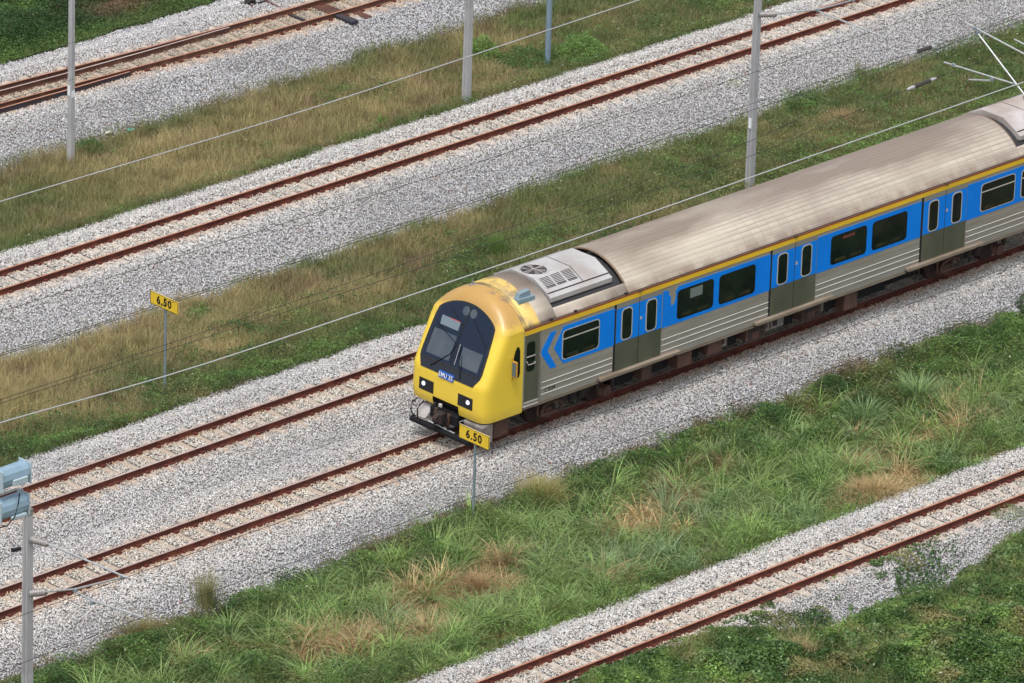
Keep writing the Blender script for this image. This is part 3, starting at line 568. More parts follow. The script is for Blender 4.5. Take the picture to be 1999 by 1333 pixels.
drape([(z, -.94, -.22 + (2.56 - z) * -.1) for z in (2.12, 2.3, 2.56)], .017, 'lower_reflection', M['pane_l'], ws, 10)
d_ = drape([(2.845, .12, .77), (2.95, .12, .78), (3.06, .12, .79)], .017, 'destination_display', M['dispm'], ws, 6)
drape([(3.045, .12, .50), (3.065, .12, .50)], .0195, 'red_edge', M['dispr'], d_, 6)
for yc in (.07, -.20):
    mb = MB(); vs = [(nose_x(yc, 3.35, .018), yc, 3.35)] + [(nose_x(yc + .12 * math.cos(t), 3.35 + .11 * math.sin(t), .018), yc + .12 * math.cos(t), 3.35 + .11 * math.sin(t)) for t in [2 * math.pi * i / 18 for i in range(18)]]
    mb.add(vs, [(0, i + 1, (i + 1) % 18 + 1) for i in range(18)]); mb.build('marker_lamp', M['pane_l'], ws, normals=False)
def nose_line(pts, r, m_, name, off=.03):
    mb = MB(); P_ = []
    for (a, b) in zip(pts[:-1], pts[1:]):
        for i in range(6): t = i / 6; y_ = a[0] + (b[0] - a[0]) * t; z = a[1] + (b[1] - a[1]) * t; P_.append((nose_x(y_, z, off), y_, z))
    P_.append((nose_x(*pts[-1], off), *pts[-1])); mb.tube(P_, r, 6); return mb.build(name, m_, ws)
nose_line([(.64, 1.86), (.11, 2.29), (.02, 2.56)], .010, M['black'], 'wiper'); nose_line([(.01, 2.55), (.42, 2.70), (.86, 2.84)], .007, M['black'], 'wiper_blade', .025)
nose_line([(-.47, 1.83), (-.43, 1.92), (-.18, 2.33), (-.17, 2.56)], .010, M['black'], 'wiper'); nose_line([(-.28, 2.36), (-.41, 2.05)], .008, M['black'], 'wiper_blade', .025)
nose_line([(.55, 1.90), (.20, 2.24)], .008, M['black'], 'wiper_arm', .022)
nose_line([(-.14, 2.1), (-.13, 2.35), (-.12, 2.6)], .009, M['galv'], 'wiper_arm', .028)
nose_line([(.52, 3.26), (-.01, 3.00)], .006, M['black'], 'cable', .022); nose_line([(-.26, 3.24), (-.62, 2.98), (-.96, 2.72)], .007, M['black'], 'cable', .022)  # thin dark lines standing for wire reflections in the glass
nose_line([(-.06, 3.42), (-.02, 2.9), (.02, 2.54), (.01, 2.05)], .012, M['navy'], 'centre_pillar', .016)
nose_line([(1.04, 1.99), (0, 2.0), (-1.04, 2.02)], .010, M['grime_d'], 'sill_bar', .018)
# number plate, headlights
pl = drape([(1.685, -.265, .285), (1.87, -.265, .285)], .024, 'number_plate', M['plate'], T, 6)
nrm = Vector((-1, 0, .12)).normalized(); xa_ = Vector((0, -1, 0)); up = nrm.cross(xa_).normalized()
text_obj('EMU 35', 'lettering', .165, M['letw'], pl, basis(xa_, up, nrm, (nose_x(0, 1.775, .030), .01, 1.775)), xs=.84, bold=.002, depth=.002, sp=1.16)
for s in (1, -1):
    rows = [(z, .44, .97) if s > 0 else (z, -.98, -.45) for z in (1.15, 1.25, 1.36, 1.47)]
    h = drape(rows, .008, 'headlight', M['lampbox'], T, 8); yc = .80 * s + (.0 if s > 0 else -.02); mb = MB()
    xx = nose_x(yc, 1.33, .012); mb.tube([(xx, yc, 1.33), (xx - .02, yc, 1.33)], [.060, .05], 16); mb.build('lamp', M['lampg'], h)
# side window on the nose + mirror
for s in (-1, 1):
    mb = MB(); poly = [(1.22, 2.72), (1.28, 2.70), (1.32, 2.60), (1.335, 1.98), (1.29, 1.86), (1.18, 1.93), (1.07, 2.10), (1.09, 2.40), (1.15, 2.62)]
    yv = lambda px, pz: (HW * max(0, 1 - ((1.45 - px) / (1.45 - x0_at(pz)))**e_at(pz))**(1 / e_at(pz)) + .009)
    n_ = len(poly); mb.add([(px, s * yv(px, pz), pz) for px, pz in poly], [tuple(range(n_))]); mb.build('cab_side_window', M['glass'], T, normals=False)
    mr = MB(); mr.box(1.00, 1.05, min(s * 1.42, s * 1.60), max(s * 1.42, s * 1.60), 1.97, 2.42, c=.015); mr = mr.build('mirror', M['mirrorf'], T)
    g = MB(); g.box(.993, .999, min(s * 1.445, s * 1.575), max(s * 1.445, s * 1.575), 2.01, 2.38); g.box(1.051, 1.055, min(s * 1.445, s * 1.575), max(s * 1.445, s * 1.575), 2.01, 2.38); g.build('mirror_glass', M['mirrorg'], mr)
    g = MB(); g.tube([(1.03, s * 1.36, 2.47), (1.03, s * 1.44, 2.47), (1.03, s * 1.44, 1.90), (1.03, s * 1.36, 1.90)], .012, 6); g.build('mirror_bracket', M['mirrorf'], mr)
# body shell
XE = 23.0
mb = MB(); mb.box(1.45, XE, -HW, HW, .98, 3.085); body = mb.build('body_shell', M['steel'], T)
mb = MB(); mb.box(1.46, XE, -HW + .012, HW - .012, .90, .979); mb.build('side_sill', M['sill'], T)
for s in (-1, 1):
    def plate_(x0, x1, z0, z1, d, name, m_, parent=None, d0=.0):
        mb = MB(); a, b = sorted((s * (HW + d0), s * (HW + d))); mb.box(x0, x1, a, b, z0, z1); return mb.build(name, m_, parent or T)
    plate_(1.47, XE, 2.94, 3.068, .012, 'yellow_stripe', M['stripe']); plate_(1.47, XE, 3.069, 3.098, .016, 'red_stripe', M['red']); 
    mb = MB(); mb.tube([(1.47, s * (HW + .004), 3.108), (XE, s * (HW + .004), 3.108)], .010, 6); mb.build('gutter', M['rim'], T)
    # rubbing ridges between the doors, their white highlights put into the pale colour
    for a, b in ((2.10, 4.62), (6.40, 10.33), (12.10, 16.06), (17.86, XE)):
        for z in (1.49, 1.335, 1.165): mb = MB(); mb.prism([(s * HW, z - .012), (s * (HW + .012), z - .004), (s * (HW + .012), z + .006), (s * HW, z + .012)], 'x', a, b); mb.build('body_ridge', M['steel_l'], T)
        plate_(a, b, 1.668, 1.674, .004, 'seam', M['sill'])
    # blue band pieces
    poly = [(2.52, 2.32), (2.86, 1.82), (4.66, 1.82), (4.66, 2.84), (2.83, 2.84)]
    def pp(poly, name, m_, d=.006, parent=None):
        mb = MB(); a, b = s * HW, s * (HW + d); mb.prism(poly, 'y', a, b); return mb.build(name, m_, parent or T)
    pp(poly, 'blue_band', M['blue']); pp([(2.04, 2.33), (2.41, 1.80), (2.63, 1.80), (2.29, 2.315), (2.59, 2.80), (2.38, 2.80)], 'blue_chevron', M['blue'])
    band = [(6.40, 1.82), (10.34, 1.82), (10.34, 2.84), (6.95, 2.84), (6.93, 2.80), (6.86, 2.74), (6.88, 2.60), (6.82, 2.42), (6.72, 2.36), (6.68, 2.50), (6.70, 2.62), (6.60, 2.70), (6.62, 2.78), (6.52, 2.84), (6.40, 2.84)]
    pp(band, 'blue_band', M['blue']); pp([(12.10, 1.82), (16.06, 1.82), (16.06, 2.84), (12.10, 2.84)], 'blue_band', M['blue']); pp([(17.86, 1.82), (XE, 1.82), (XE, 2.84), (17.86, 2.84)], 'blue_band', M['blue'])
    # windows
    def window(x0, x1, hopper, extra=None):
        f = MB(); f.prism(rrect(x0 - .02, x1 + .02, 1.915, 2.725, .11), 'y', s * (HW + .004), s * (HW + .010)); f = f.build('saloon_window', M['black'] if not hopper else M['alu'], T)
        g = MB(); g.prism(rrect(x0 + (.012 if hopper else 0), x1 - (.012 if hopper else 0), 1.94, 2.705, .10), 'y', s * (HW + .0105), s * (HW + .014)); g.build('pane', M['glass'], f)
        if hopper:
            g = MB(); a, b = sorted((s * (HW + .014), s * (HW + .022))); g.box(x0, x1, a, b, 2.475, 2.505); g.build('hopper_bar', M['alu'], f)
        for k in range(2):
            xa2 = x0 + .14 + k * (x1 - x0) * .45; g = MB(); g.prism(rrect(xa2, xa2 + .42, 1.97, 2.07, .04, 3), 'y', s * (HW + .0145), s * (HW + .0155)); g.build('seat_back', M['seat'], f)
        if extra:
            g = MB(); g.prism([(extra[0], extra[2]), (extra[1], extra[2]), (extra[1], extra[3]), (extra[0], extra[3])], 'y', s * (HW + .0145), s * (HW + .0165)); g.build(extra[4], M[extra[5]], f)
    window(2.82, 4.11, True); window(6.94, 8.23, False, (7.38, 7.83, 2.40, 2.66, 'grey_panel', 'glass_l')); window(8.47, 9.77, False); window(12.63, 13.95, False, (13.05, 13.5, 2.56, 2.64, 'red_display', 'clip')); window(14.20, 15.50, False); window(18.40, 19.72, True); window(19.99, 21.3, True)
    # passenger doors
    for x0, xm, x1 in ((4.71, 5.53, 6.35), (10.39, 11.24, 12.06), (16.13, 16.98, 17.82)):
        plate_(x0 - .065, x1 + .02, 1.09, 2.938, .004, 'door_gap', M['rubber'], d0=.001)
        for a, b in ((x0, xm - .012), (xm + .012, x1)):
            d = plate_(a, b, 1.10, 2.935, .022, 'passenger_door', M['olive'], d0=.0045)
            plate_(a, b, 1.86, 2.80, .0255, 'blue_panel', M['blue'], d, d0=.0222); plate_(a, b, 2.803, 2.94, .0250, 'door_head', M['olive_top'], d, d0=.0222)
            c_ = (a + b) / 2 + (-.03 if a == x0 else .02); f = MB(); f.prism(rrect(c_ - .20, c_ + .20, 1.88, 2.77, .13), 'y', s * (HW + .026), s * (HW + .032)); f = f.build('door_window', M['alu'], d)
            g = MB(); g.prism(rrect(c_ - .165, c_ + .165, 1.915, 2.735, .10), 'y', s * (HW + .0325), s * (HW + .035)); g.build('pane', M['glass'], f)
        plate_(xm + .03, xm + .10, 2.30, 2.38, .030, 'door_button', M['acw'], d0=.0258)
        mb = MB(); a, b = sorted((s * (HW + .002), s * (HW + .13))); mb.box(x0 - .60, x1 + .65, a, b, 1.0, 1.085, c=.012); fb = mb.build('footboard', M['sill'], T)
        mb = MB(); a, b = sorted((s * (HW + .02), s * (HW + .10))); mb.box(x0 - .56, x0 - .50, a, b, .93, .999); mb.box(x1 + .5, x1 + .56, a, b, .93, .999); mb.build('bracket', M['grime_d'], fb)
        mb = MB(); mb.tube([(xm - .05, s * (HW + .02), 3.10), (xm + .06, s * (HW + .02), 3.10)], .035, 8); mb.build('door_lamp', M['grime'], T)
    # cab door
    d = plate_(1.50, 1.99, 1.08, 2.93, .006, 'cab_door', M['olive'], d0=.001)
    plate_(1.975, 2.06, 1.04, 2.95, .012, 'door_post', M['olive_top'], d, d0=.0065); plate_(1.985, 2.0, 1.04, 2.93, .014, 'door_gap', M['rubber'], d, d0=.0125)
    f = MB(); f.prism(rrect(1.555, 1.845, 1.93, 2.735, .10), 'y', s * (HW + .0065), s * (HW + .010)); f = f.build('door_window', M['glass'], d)
    plate_(1.55, 1.85, 2.33, 2.36, .022, 'window_bar', M['alu'], f, d0=.0105)
    mb = MB(); mb.tube([(1.84, s * (HW + .01), 2.16), (1.82, s * (HW + .05), 2.14), (1.58, s * (HW + .05), 2.14), (1.55, s * (HW + .01), 2.24)], .014, 6); mb.build('handle', M['alu'], d)
    mb = MB(); mb.tube([(2.02, s * (HW + .01), 2.30), (2.03, s * (HW + .05), 2.25), (2.03, s * (HW + .05), 1.2), (2.02, s * (HW + .01), 1.15)], .014, 6); mb.build('handrail', M['olive_top'], d)
    plate_(1.50, 1.98, 1.085, 1.11, .03, 'threshold', M['alu'], d, d0=.0065); plate_(1.48, 2.0, .985, 1.015, .035, 'step_edge', M['alu'], d, d0=.001)
text_obj('C 8334', 'lettering', .15, M['black'], T, basis((1, 0, 0), (0, 0, 1), (0, -1, 0), (2.42, -HW - .0015, 1.248)), xs=.85, bold=.003, depth=.001)
mb = MB(); [mb.box(1.440 + i * .03, 1.452 + i * .03, -HW - .002 - .0, HW + .002, .9, 2.0) for i in range(0)]
# roof
def roof_arc(r, ymax, n=20, ymin=None):
    ymin = -ymax if ymin is None else ymin; t0 = math.asin(ymin / r); t1 = math.asin(ymax / r)
    return [(r * math.sin(t0 + (t1 - t0) * i / n), RZ + r * math.cos(t0 + (t1 - t0) * i / n)) for i in range(n + 1)]
def arc_strip(name, x0, x1, prof, m_, ends=True, thick=.03, xn=2):
    mb = MB(); top = prof; bot = [(y_ * (1 - thick / RC), RZ + (z - RZ) * (1 - thick / RC)) for y_, z in prof]; ring = top + bot[::-1]
    mb.loft([[(x, y_, z) for y_, z in ring] for x in np.linspace(x0, x1, xn)], 0, cap=True)
    n_ = len(ring); k = len(top)
    for f in range((xn - 1) * n_):
        if f % n_ < k - 1: mb.sm[f] = True
    return mb.build(name, m_, T)
arc_strip('cab_roof', 1.45, 2.60, roof_arc(RC, 1.365, 36), M['roofcab'])
for a, b in ((2.60, 5.15), (19.9, XE)):
    for s in (-1, 1):
        pr = roof_arc(RC, 1.365, 8, 1.19); pr = [(s * y_, z) for y_, z in pr]; arc_strip('roof_eave', a, b, pr, M['roof'])
    mb = MB(); pr = roof_arc(RC - .12, 1.14, 14); mb.loft([[(x, y_, z) for y_, z in pr] for x in (a - .02, b + .02)], 0, closed=False, smooth=True); mb.build('roof_well', M['well'], T)
# ribbed main roof cover
def ribbed(y0=1.365):
    pts = []; n = 25; t1 = math.asin(y0 / RC)
    for i in range(n):
        a = -t1 + 2 * t1 * i / n; b = -t1 + 2 * t1 * (i + 1) / n; g = .0045
        for t, r in ((a + g, RC + .010), ((a + b) / 2, RC + .0125), (b - g, RC + .010), (b, RC + .004)): pts.append((r * math.sin(t), RZ + r * math.cos(t)))
    return pts
mb = MB(); pr = ribbed(); bot = [(y_ * .985, RZ + (z - RZ) * .985) for y_, z in pr]; ring = pr + bot[::-1]
mb.loft([[(x, y_, z) for y_, z in ring] for x in (5.15, 10.1, 15.0, 19.9)], 0, cap=True); mb.build('roof_cover', M['roof'], T)
for x0, x1 in ((5.11, 5.16), (19.89, 19.93)):
    arc_strip('roof_end_rim', x0, x1, [(y_ * 1.005, RZ + (z - RZ) * 1.005) for y_, z in roof_arc(RC + .006, 1.19, 24)], M['rim'], thick=.028)
for xx in (1.452, 1.50, 1.545):
    mb = MB(); pr = roof_arc(RC + .004, 1.36, 30); mb.loft([[(x, y_, z) for y_, z in pr + [(a * .99, RZ + (b - RZ) * .99) for a, b in pr[::-1]]] for x in (xx, xx + .010)], 0, cap=True); mb.build('roof_seam', M['grime_d'], T)
# air-conditioning units
def ac_unit(x0, x1, split, fan, mt, gs=.12):
    prof = [(-1.04, 3.41), (-1.05, 3.55), (-.93, 3.605), (-.90, 3.64), (-.41, 3.89), (.41, 3.89), (.90, 3.64), (.93, 3.605), (1.05, 3.55), (1.04, 3.41)]
    mb = MB(); mb.prism(prof, 'x', x0, x1); u = mb.build('air_conditioning_unit', mt, T); bv = u.modifiers.new('b', 'BEVEL'); bv.width = .012; bv.segments = 2
    mb = MB(); mb.prism([(-.903, 3.640), (-.412, 3.894), (.412, 3.894), (.903, 3.640)], 'x', split - .012, split + .012); mb.build('panel_joint', M['well'], u)
    for s in (-1, 1):
        mb = MB(); a, b = sorted((s * .925, s * .905)); mb.box(x0 + .01, x1 - .01, a, b, 3.606, 3.640); mb.build('shadow_strip', M['well'], u)  # raised dark strip stands in for the shade along the ledge
    if fan:
        mb = MB(); n_ = 28; c = (fan, 0.0); r0, r1 = .34, .39
        mb.loft([[(c[0] + r * math.cos(2 * math.pi * i / n_), c[1] + r * math.sin(2 * math.pi * i / n_), z) for i in range(n_)] for r, z in ((.40, 3.892), (.385, 3.915), (.35, 3.905), (.34, 3.894))], 0); f = mb.build('fan', mt, u)
        mb = MB(); mb.add([(c[0] + .35 * math.cos(2 * math.pi * i / n_), .35 * math.sin(2 * math.pi * i / n_), 3.8935) for i in range(n_)], [tuple(range(n_))]); mb.build('fan_opening', M['well'], f)
        mb = MB()
        for k in range(6):
            t = k * math.pi / 3; mb.add([(c[0] + r * math.cos(t + a), r * math.sin(t + a), 3.895 + h) for r, a, h in ((.07, 0, .0), (.31, -.16, .0), (.33, .30, .010), (.07, .5, .004))], [(0, 1, 2, 3)])
        mb.tube([(c[0], 0, 3.895), (c[0], 0, 3.91)], .08, 12); mb.build('fan_blade', M['grime_g'], f, normals=False)
        mb = MB(); mb.tube([(c[0] - .38, 0, 3.918), (c[0] + .38, 0, 3.918)], .008, 5); mb.tube([(c[0], -.38, 3.918), (c[0], .38, 3.918)], .008, 5); mb.build('guard_bar', M['alu'], f)
        sl_ = (3.89 - 3.64) / .49
        for j in range(3):
            gx0 = x0 + gs + j * .38; mb = MB(); fr = MB()
            for k in range(8):
                y_ = -.47 - k * .043; z = 3.89 + (y_ + .41) * sl_; hh = .022 if k not in (6,) else .034
                mb.add([(gx0, y_, z + .004), (gx0 + .32, y_, z + .004), (gx0 + .32, y_ - hh, z - hh * sl_ + .004), (gx0, y_ - hh, z - hh * sl_ + .004)], [(0, 1, 2, 3)])
            mb.build('grille', M['well'], u, normals=False)
    return u
ac_unit(2.68, 4.86, 3.95, 3.08, M['acw']); ac_unit(20.22, 22.75, 21.05, 21.95, M['acb'], 1.3)
# roof fittings
hb = MB(); hb.prism([(1.68, 3.60), (2.24, 3.58), (2.24, 3.70), (1.68, 3.72)], 'y', -.92, -.66); hb = hb.build('horn_casing', M['hornm'], T)
mb = MB(); mb.prism([(1.74, 3.71), (2.16, 3.70), (2.13, 3.86), (1.78, 3.83)], 'y', -.84, -.70); mb.build('horn_cover', M['hornm'], hb)
mb = MB(); mb.tube([(1.35, .42, 3.80), (1.35, .42, 3.98)], [.03, .012], 8); mb.box(1.25, 1.45, .36, .48, 3.79, 3.83, c=.01); mb.build('antenna', M['grime_g'], T)
for xx in (2.35, 3.2, 5.0): 
    mb = MB(); mb.box(xx, xx + .10, -1.40, -1.34, 3.125, 3.175, c=.01); mb.build('lifting_bracket', M['grime_d'], T)
# under the nose: coupler, bar, steps, plough corners
mb = MB(); mb.tube([(-.06, 1.06, .33), (-.06, -1.08, .33)], .078, 10); mb.tube([(-.05, 1.04, .36), (.25, 1.12, .40), (.6, 1.15, .55)], .04, 8); mb.tube([(-.05, -1.04, .36), (.25, -1.10, .40), (.6, -1.15, .55)], .04, 8); mb.build('obstacle_bar', M['black'], T)
mb = MB(); mb.prism([(-.10, .46), (.20, .42), (.5, .56), (.5, .80), (.25, .74), (-.02, .56)], 'y', .56, .96); o = mb.build('guard_plate', M['acw'], T); o.modifiers.new('b', 'BEVEL').width = .03
mb = MB(); mb.tube([(.12, 1.05, .84), (-.04, 1.07, .76), (-.10, 1.05, .60), (-.09, 1.0, .45)], .018, 6); mb.tube([(.12, .80, .84), (-.02, .82, .76), (-.09, .82, .62), (-.08, .82, .42)], .018, 6); mb.build('air_hose', M['black'], T)
mb = MB(); mb.tube([(.6, 0, .70), (.1, 0, .72), (-.02, 0, .72)], [.10, .10, .12], 10); mb.box(-.22, .02, -.14, .14, .56, .86, c=.04); mb.prism([(-.22, .60), (-.34, .68), (-.34, .76), (-.22, .84)], 'y', -.10, .02); cp = mb.build('coupler', M['grime_d'], T)
mb = MB(); mb.tube([(.0, .22, .86), (-.02, .26, .60), (.02, .30, .42)], .045, 8); mb.tube([(.0, -.24, .84), (-.02, -.22, .55), (.06, -.16, .40)], .05, 8); mb.build('cable', M['grime'], cp)
mb = MB(); mb.box(-.04, .02, .02, .12, .94, 1.03, c=.01); mb.build('socket', M['acw'], cp)
rr_ = random.Random(4)
for k in range(9):
    y0_ = rr_.uniform(-.45, .5); MB().tube([(.15, y0_, .86), (rr_.uniform(-.12, .05), y0_ + rr_.uniform(-.06, .06), .70), (rr_.uniform(-.15, .0), y0_ + rr_.uniform(-.12, .12), .50), (.15, y0_ + rr_.uniform(-.25, .25), .40)], rr_.uniform(.014, .03), 6).build('hose', M['black'], cp)
MB().box(.02, .35, -.5, .5, .55, .84, c=.03).build('buffer_beam', M['black'], T)
mb = MB(); mb.tube([(.0, -.14, .42), (.15, -.60, .75)], .014, 6); mb.tube([(-.05, .45, .45), (-.05, -.5, .42)], .02, 6); mb.build('uncoupling_rod', M['galv'], T)
mb = MB(); mb.prism([(.10, .80), (.52, .86), (.52, .30), (.30, .26), (.16, .40)], 'y', -1.33, -.62); o = mb.build('guard_plate', M['grime_g'], T); o.modifiers.new('b', 'BEVEL').width = .04
mb = MB(); mb.box(.62, 1.18, -1.22, -.8, .30, .86, c=.03); mb.build('equipment_or_shade_box', M['grime'], T)
# underframe
mb = MB(); mb.box(1.0, XE, -1.15, 1.15, .80, .95); mb.build('underframe', M['grime_d'], T)
def box_part(x0, x1, z0, z1, m_, y0=-1.30, y1=-.75, name='equipment_or_shade_box'):
    mb = MB(); mb.box(x0, x1, y0, y1, z0, z1, c=.018); return mb.build(name, m_, T)
for a, b, z0 in ((5.82, 6.18, .50), (7.11, 7.64, .46), (8.23, 8.75, .52), (13.34, 13.83, .40)): box_part(a, b, z0, .93, M['grime'])
for a, b in ((9.65, 10.37), (11.73, 12.45)):
    g = box_part(a, b, .52, .93, M['grime']); mb = MB()
    for k in range(5): mb.box(a + .05 + k * .125, a + .155 + k * .125, -1.312, -1.301, .74, .88)
    mb.box(a + .05, a + .2, -1.312, -1.301, .57, .70); mb.box(a + .48, a + .66, -1.312, -1.301, .57, .70); mb.build('grille', M['grime_d'], g)
for a, b in ((8.78, 9.02), (10.42, 10.58), (10.66, 11.12), (12.52, 12.62)):
    g = box_part(a, b, .58, .93, M['grime_g'], -1.22, -.8); mb = MB(); mb.box(a + .03, a + (b - a) * .45, -1.228, -1.221, .66, .84); mb.build('label_panel', M['grime_d'], g)
for a, b in ((5.3, 16.8),): box_part(a, b, .36, .78, M['black'], -.72, .9)  # black fill box standing in for the shadow under the floor
for a, b in ((5.0, 5.8), (6.25, 7.05), (7.7, 8.2), (9.1, 9.6), (11.2, 11.7), (12.7, 13.3), (14.0, 15.2)): box_part(a, b, .42, .9, M['black'], -1.0, .9)  # black fill boxes put into the gaps as painted shade
def bogie(cx):
    root = MB(); root.prism([(cx - 1.45, .70), (cx - 1.45, .82), (cx - .6, .84), (cx - .3, .70), (cx + .3, .70), (cx + .6, .84), (cx + 1.45, .82), (cx + 1.45, .70), (cx + .6, .66), (cx + .35, .48), (cx - .35, .48), (cx - .6, .66)], 'y', -.98, -.84)
    root.prism([(cx - 1.45, .70), (cx - 1.45, .82), (cx + 1.45, .82), (cx + 1.45, .70), (cx + .35, .48), (cx - .35, .48)], 'y', .84, .98); root.box(cx - .25, cx + .25, -.9, .9, .55, .75); b = root.build('bogie', M['grime_d'], T)
    for dx in (-1.05, 1.05):
        for s in (-1, 1):
            mb = MB(); mb.tube([(cx + dx, s * .46, .39), (cx + dx, s * .53, .39)], [.42, .42], 28); mb.tube([(cx + dx, s * .53, .39), (cx + dx, s * .60, .39)], [.39, .39], 28); mb.build('wheel', M['wheel'], b)
            mb = MB(); mb.tube([(cx + dx, s * .86, .40), (cx + dx, s * 1.06, .40)], [.16, .14], 14); mb.box(cx + dx - .22, cx + dx + .22, min(s * .86, s * 1.02), max(s * .86, s * 1.02), .30, .52, c=.04); mb.build('axlebox', M['grime'], b)
            for k in (-.26, .26):
                mb = MB(); mb.tube([(cx + dx + k, s * .95, .46 + i * .03) for i in range(8)], [.07 if i % 2 else .055 for i in range(8)], 10); mb.build('spring', M['wheel'], b)
    mb = MB(); mb.tube([(cx - 1.35, -1.08, .40), (cx - .75, -1.08, .40)], .055, 8); mb.tube([(cx - 1.42, -1.06, .40), (cx - 1.42, -1.02, .86)], .035, 6); mb.tube([(cx - 1.30, -1.06, .44), (cx - 1.22, -1.06, .62), (cx - .95, -1.06, .70), (cx - .62, -1.06, .62), (cx - .55, -1.06, .46)], .05, 8); mb.build('brake_rigging', M['grime'], b)
    mb = MB(); [mb.tube([(cx + k, -.98, .50), (cx + k, -.98, .84)], .11, 12) for k in (-.16, .16)]; mb.build('air_spring', M['grime_d'], b)
    return b
bogie(3.75); bogie(18.6)

# ------------------------------------------------------------------ vegetation
def blades(px, py, H, W, lean, az, col, seg=3, z0=None, tip=None):
    n = len(px); t = np.linspace(0, 1, seg + 1); z0 = gz(px, py) - .04 if z0 is None else z0
    c = np.zeros((n, seg + 1, 3)); r = (H * lean)[:, None] * t[None]**1.8; c[:, :, 0] = px[:, None] + np.cos(az)[:, None] * r; c[:, :, 1] = py[:, None] + np.sin(az)[:, None] * r
    c[:, :, 2] = z0[:, None] + H[:, None] * (t[None] - np.clip(lean, 0, 1.4)[:, None] * .45 * t[None]**2.4)
    fa = az + rng.normal(0, .9, n) + math.pi / 2; wv = np.stack([np.cos(fa), np.sin(fa), np.zeros(n)], -1)[:, None] * (W[:, None] * (1 - t[None]**1.6 * .92) * .5)[:, :, None]
    V_ = np.stack([c - wv, c + wv], 2).reshape(n, -1, 3); k = 2 * (seg + 1)
    f = np.array([[2 * i, 2 * i + 1, 2 * i + 3, 2 * i + 2] for i in range(seg)]); F_ = (np.arange(n)[:, None, None] * k + f[None]).reshape(-1, 4)
    cc = np.repeat(col[:, None], k, 1)
    if tip is not None:
        tt = np.repeat(t, 2)[None, :, None]**2; cc = cc * (1 - tt * .55) + np.array(tip)[None, None] * tt * .55
    return V_.reshape(-1, 3), F_, cc.reshape(-1, 3)
def leaves(c, size, col, flat=.55, ratio=.55):
    n = len(c); a = rng.normal(size=(n, 3)); a[:, 2] *= flat; a /= np.linalg.norm(a, axis=1)[:, None]; b = rng.normal(size=(n, 3)); b[:, 2] *= flat; b -= (b * a).sum(1)[:, None] * a; b /= np.linalg.norm(b, axis=1)[:, None]
    a *= size[:, None]; b *= (size * ratio)[:, None]; nn = np.cross(a, b); nn /= np.linalg.norm(nn, axis=1)[:, None] + 1e-9
    V_ = np.stack([c - a, c - b * .9 + a * .1 - nn * size[:, None] * .1, c + a, c + b * .9 + a * .1 - nn * size[:, None] * .1], 1).reshape(-1, 3)
    F_ = (np.arange(n)[:, None] * 4 + np.arange(4)[None]); return V_, F_, np.repeat(col, 4, 0)
def join(parts):
    V_, F_, C_ = [], [], []; o = 0
    for v, f, c in parts: V_.append(v); F_.append(f + o); C_.append(c); o += len(v)
    return np.concatenate(V_), np.concatenate(F_), np.concatenate(C_)
def scatter(x0, x1, y0, y1, dens, my=110):
    n = int((x1 - x0) * (y1 - y0) * dens); x = rng.uniform(x0, x1, n); y = rng.uniform(y0, y1, n); k = in_view(x, y, -.3, 230, max(my, 170)); return x[k], y[k]
def mixc(a, b, t): t = np.clip(t, 0, 1)[:, None]; return np.array(a)[None] * (1 - t) + np.array(b)[None] * t if np.ndim(a) == 1 and np.ndim(b) == 1 else a * (1 - t) + b * t
def var(c, s=.18): n = len(c); return np.clip(c * (1 + rng.normal(0, s, (n, 1))) + rng.normal(0, .006, (n, 3)), .004, 1)
GREEN = np.array([.125, .215, .055]); BRIGHT = np.array([.245, .385, .10]); BLUEG = np.array([.21, .31, .17]); DARK = np.array([.04, .085, .028]); OLIVE = np.array([.26, .245, .10]); STRAW = np.array([.52, .43, .215]); TAN = np.array([.52, .36, .19]); BROWN = np.array([.24, .155, .10]); WEED = np.array([.072, .155, .042])
# --- strip between the second and third track, and strip above: short dry grass
parts = []
for (y0, y1, dens, seed) in ((6.4, 12.5, 950, 100), (17.1, 22.8, 800, 200)):
    x, y = scatter(-22, 42, y0, y1, dens); k = ~is_gravel(x, y, .16); x, y = x[k], y[k]; u = (y - y0) / (y1 - y0); f = fbm(x, y, 2.6, seed); g = fbm(x, y, 1.1, seed + 5)
    if seed == 100: dry = np.clip(.75 - (x + 2) * .016 - np.clip(.33 - u, 0, 1) * 2.4 - np.clip(u - .86, 0, 1) * 4 + (f - .5) * 1.7, 0, 1)
    else: dry = np.clip(.70 - np.clip(.16 - u, 0, 1) * 5 - np.clip(u - .9, 0, 1) * 4 + (f - .5) * 1.6 - np.clip((x - 18) * .06, 0, .5), 0, 1)
    base_c = mixc(mixc(GREEN * .85, OLIVE, dry * 1.5), STRAW * .95, (dry - .45) * 1.8 + rng.normal(0, .22, len(x)))
    brown = np.clip((g - .62) * 6, 0, 1); base_c = mixc(base_c, np.repeat(BROWN[None] * 1.15, len(x), 0), brown * .8)
    thin = rng.random(len(x)) < np.clip(1.15 - brown * .7, 0, 1); x, y, base_c, dry, f = x[thin], y[thin], base_c[thin], dry[thin], f[thin]; n = len(x)
    H = rng.uniform(.12, .36, n) * (.45 + 1.1 * fbm(x, y, .55, seed + 8)) * (1 + .35 * dry); parts.append(blades(x, y, H, rng.uniform(.008, .019, n), rng.uniform(.05, .7, n), rng.uniform(0, 6.28, n), var(base_c * (.55 + .85 * fbm(x, y, .42, seed + 12))[:, None], .26), 2, tip=(.48, .42, .25)))
V_, F_, C_ = join(parts); tag(big_mesh('dry_grass', V_, F_, C_, M['blade']), 'short olive and straw coloured grass on the two strips above the train', 'grass', kind='stuff')
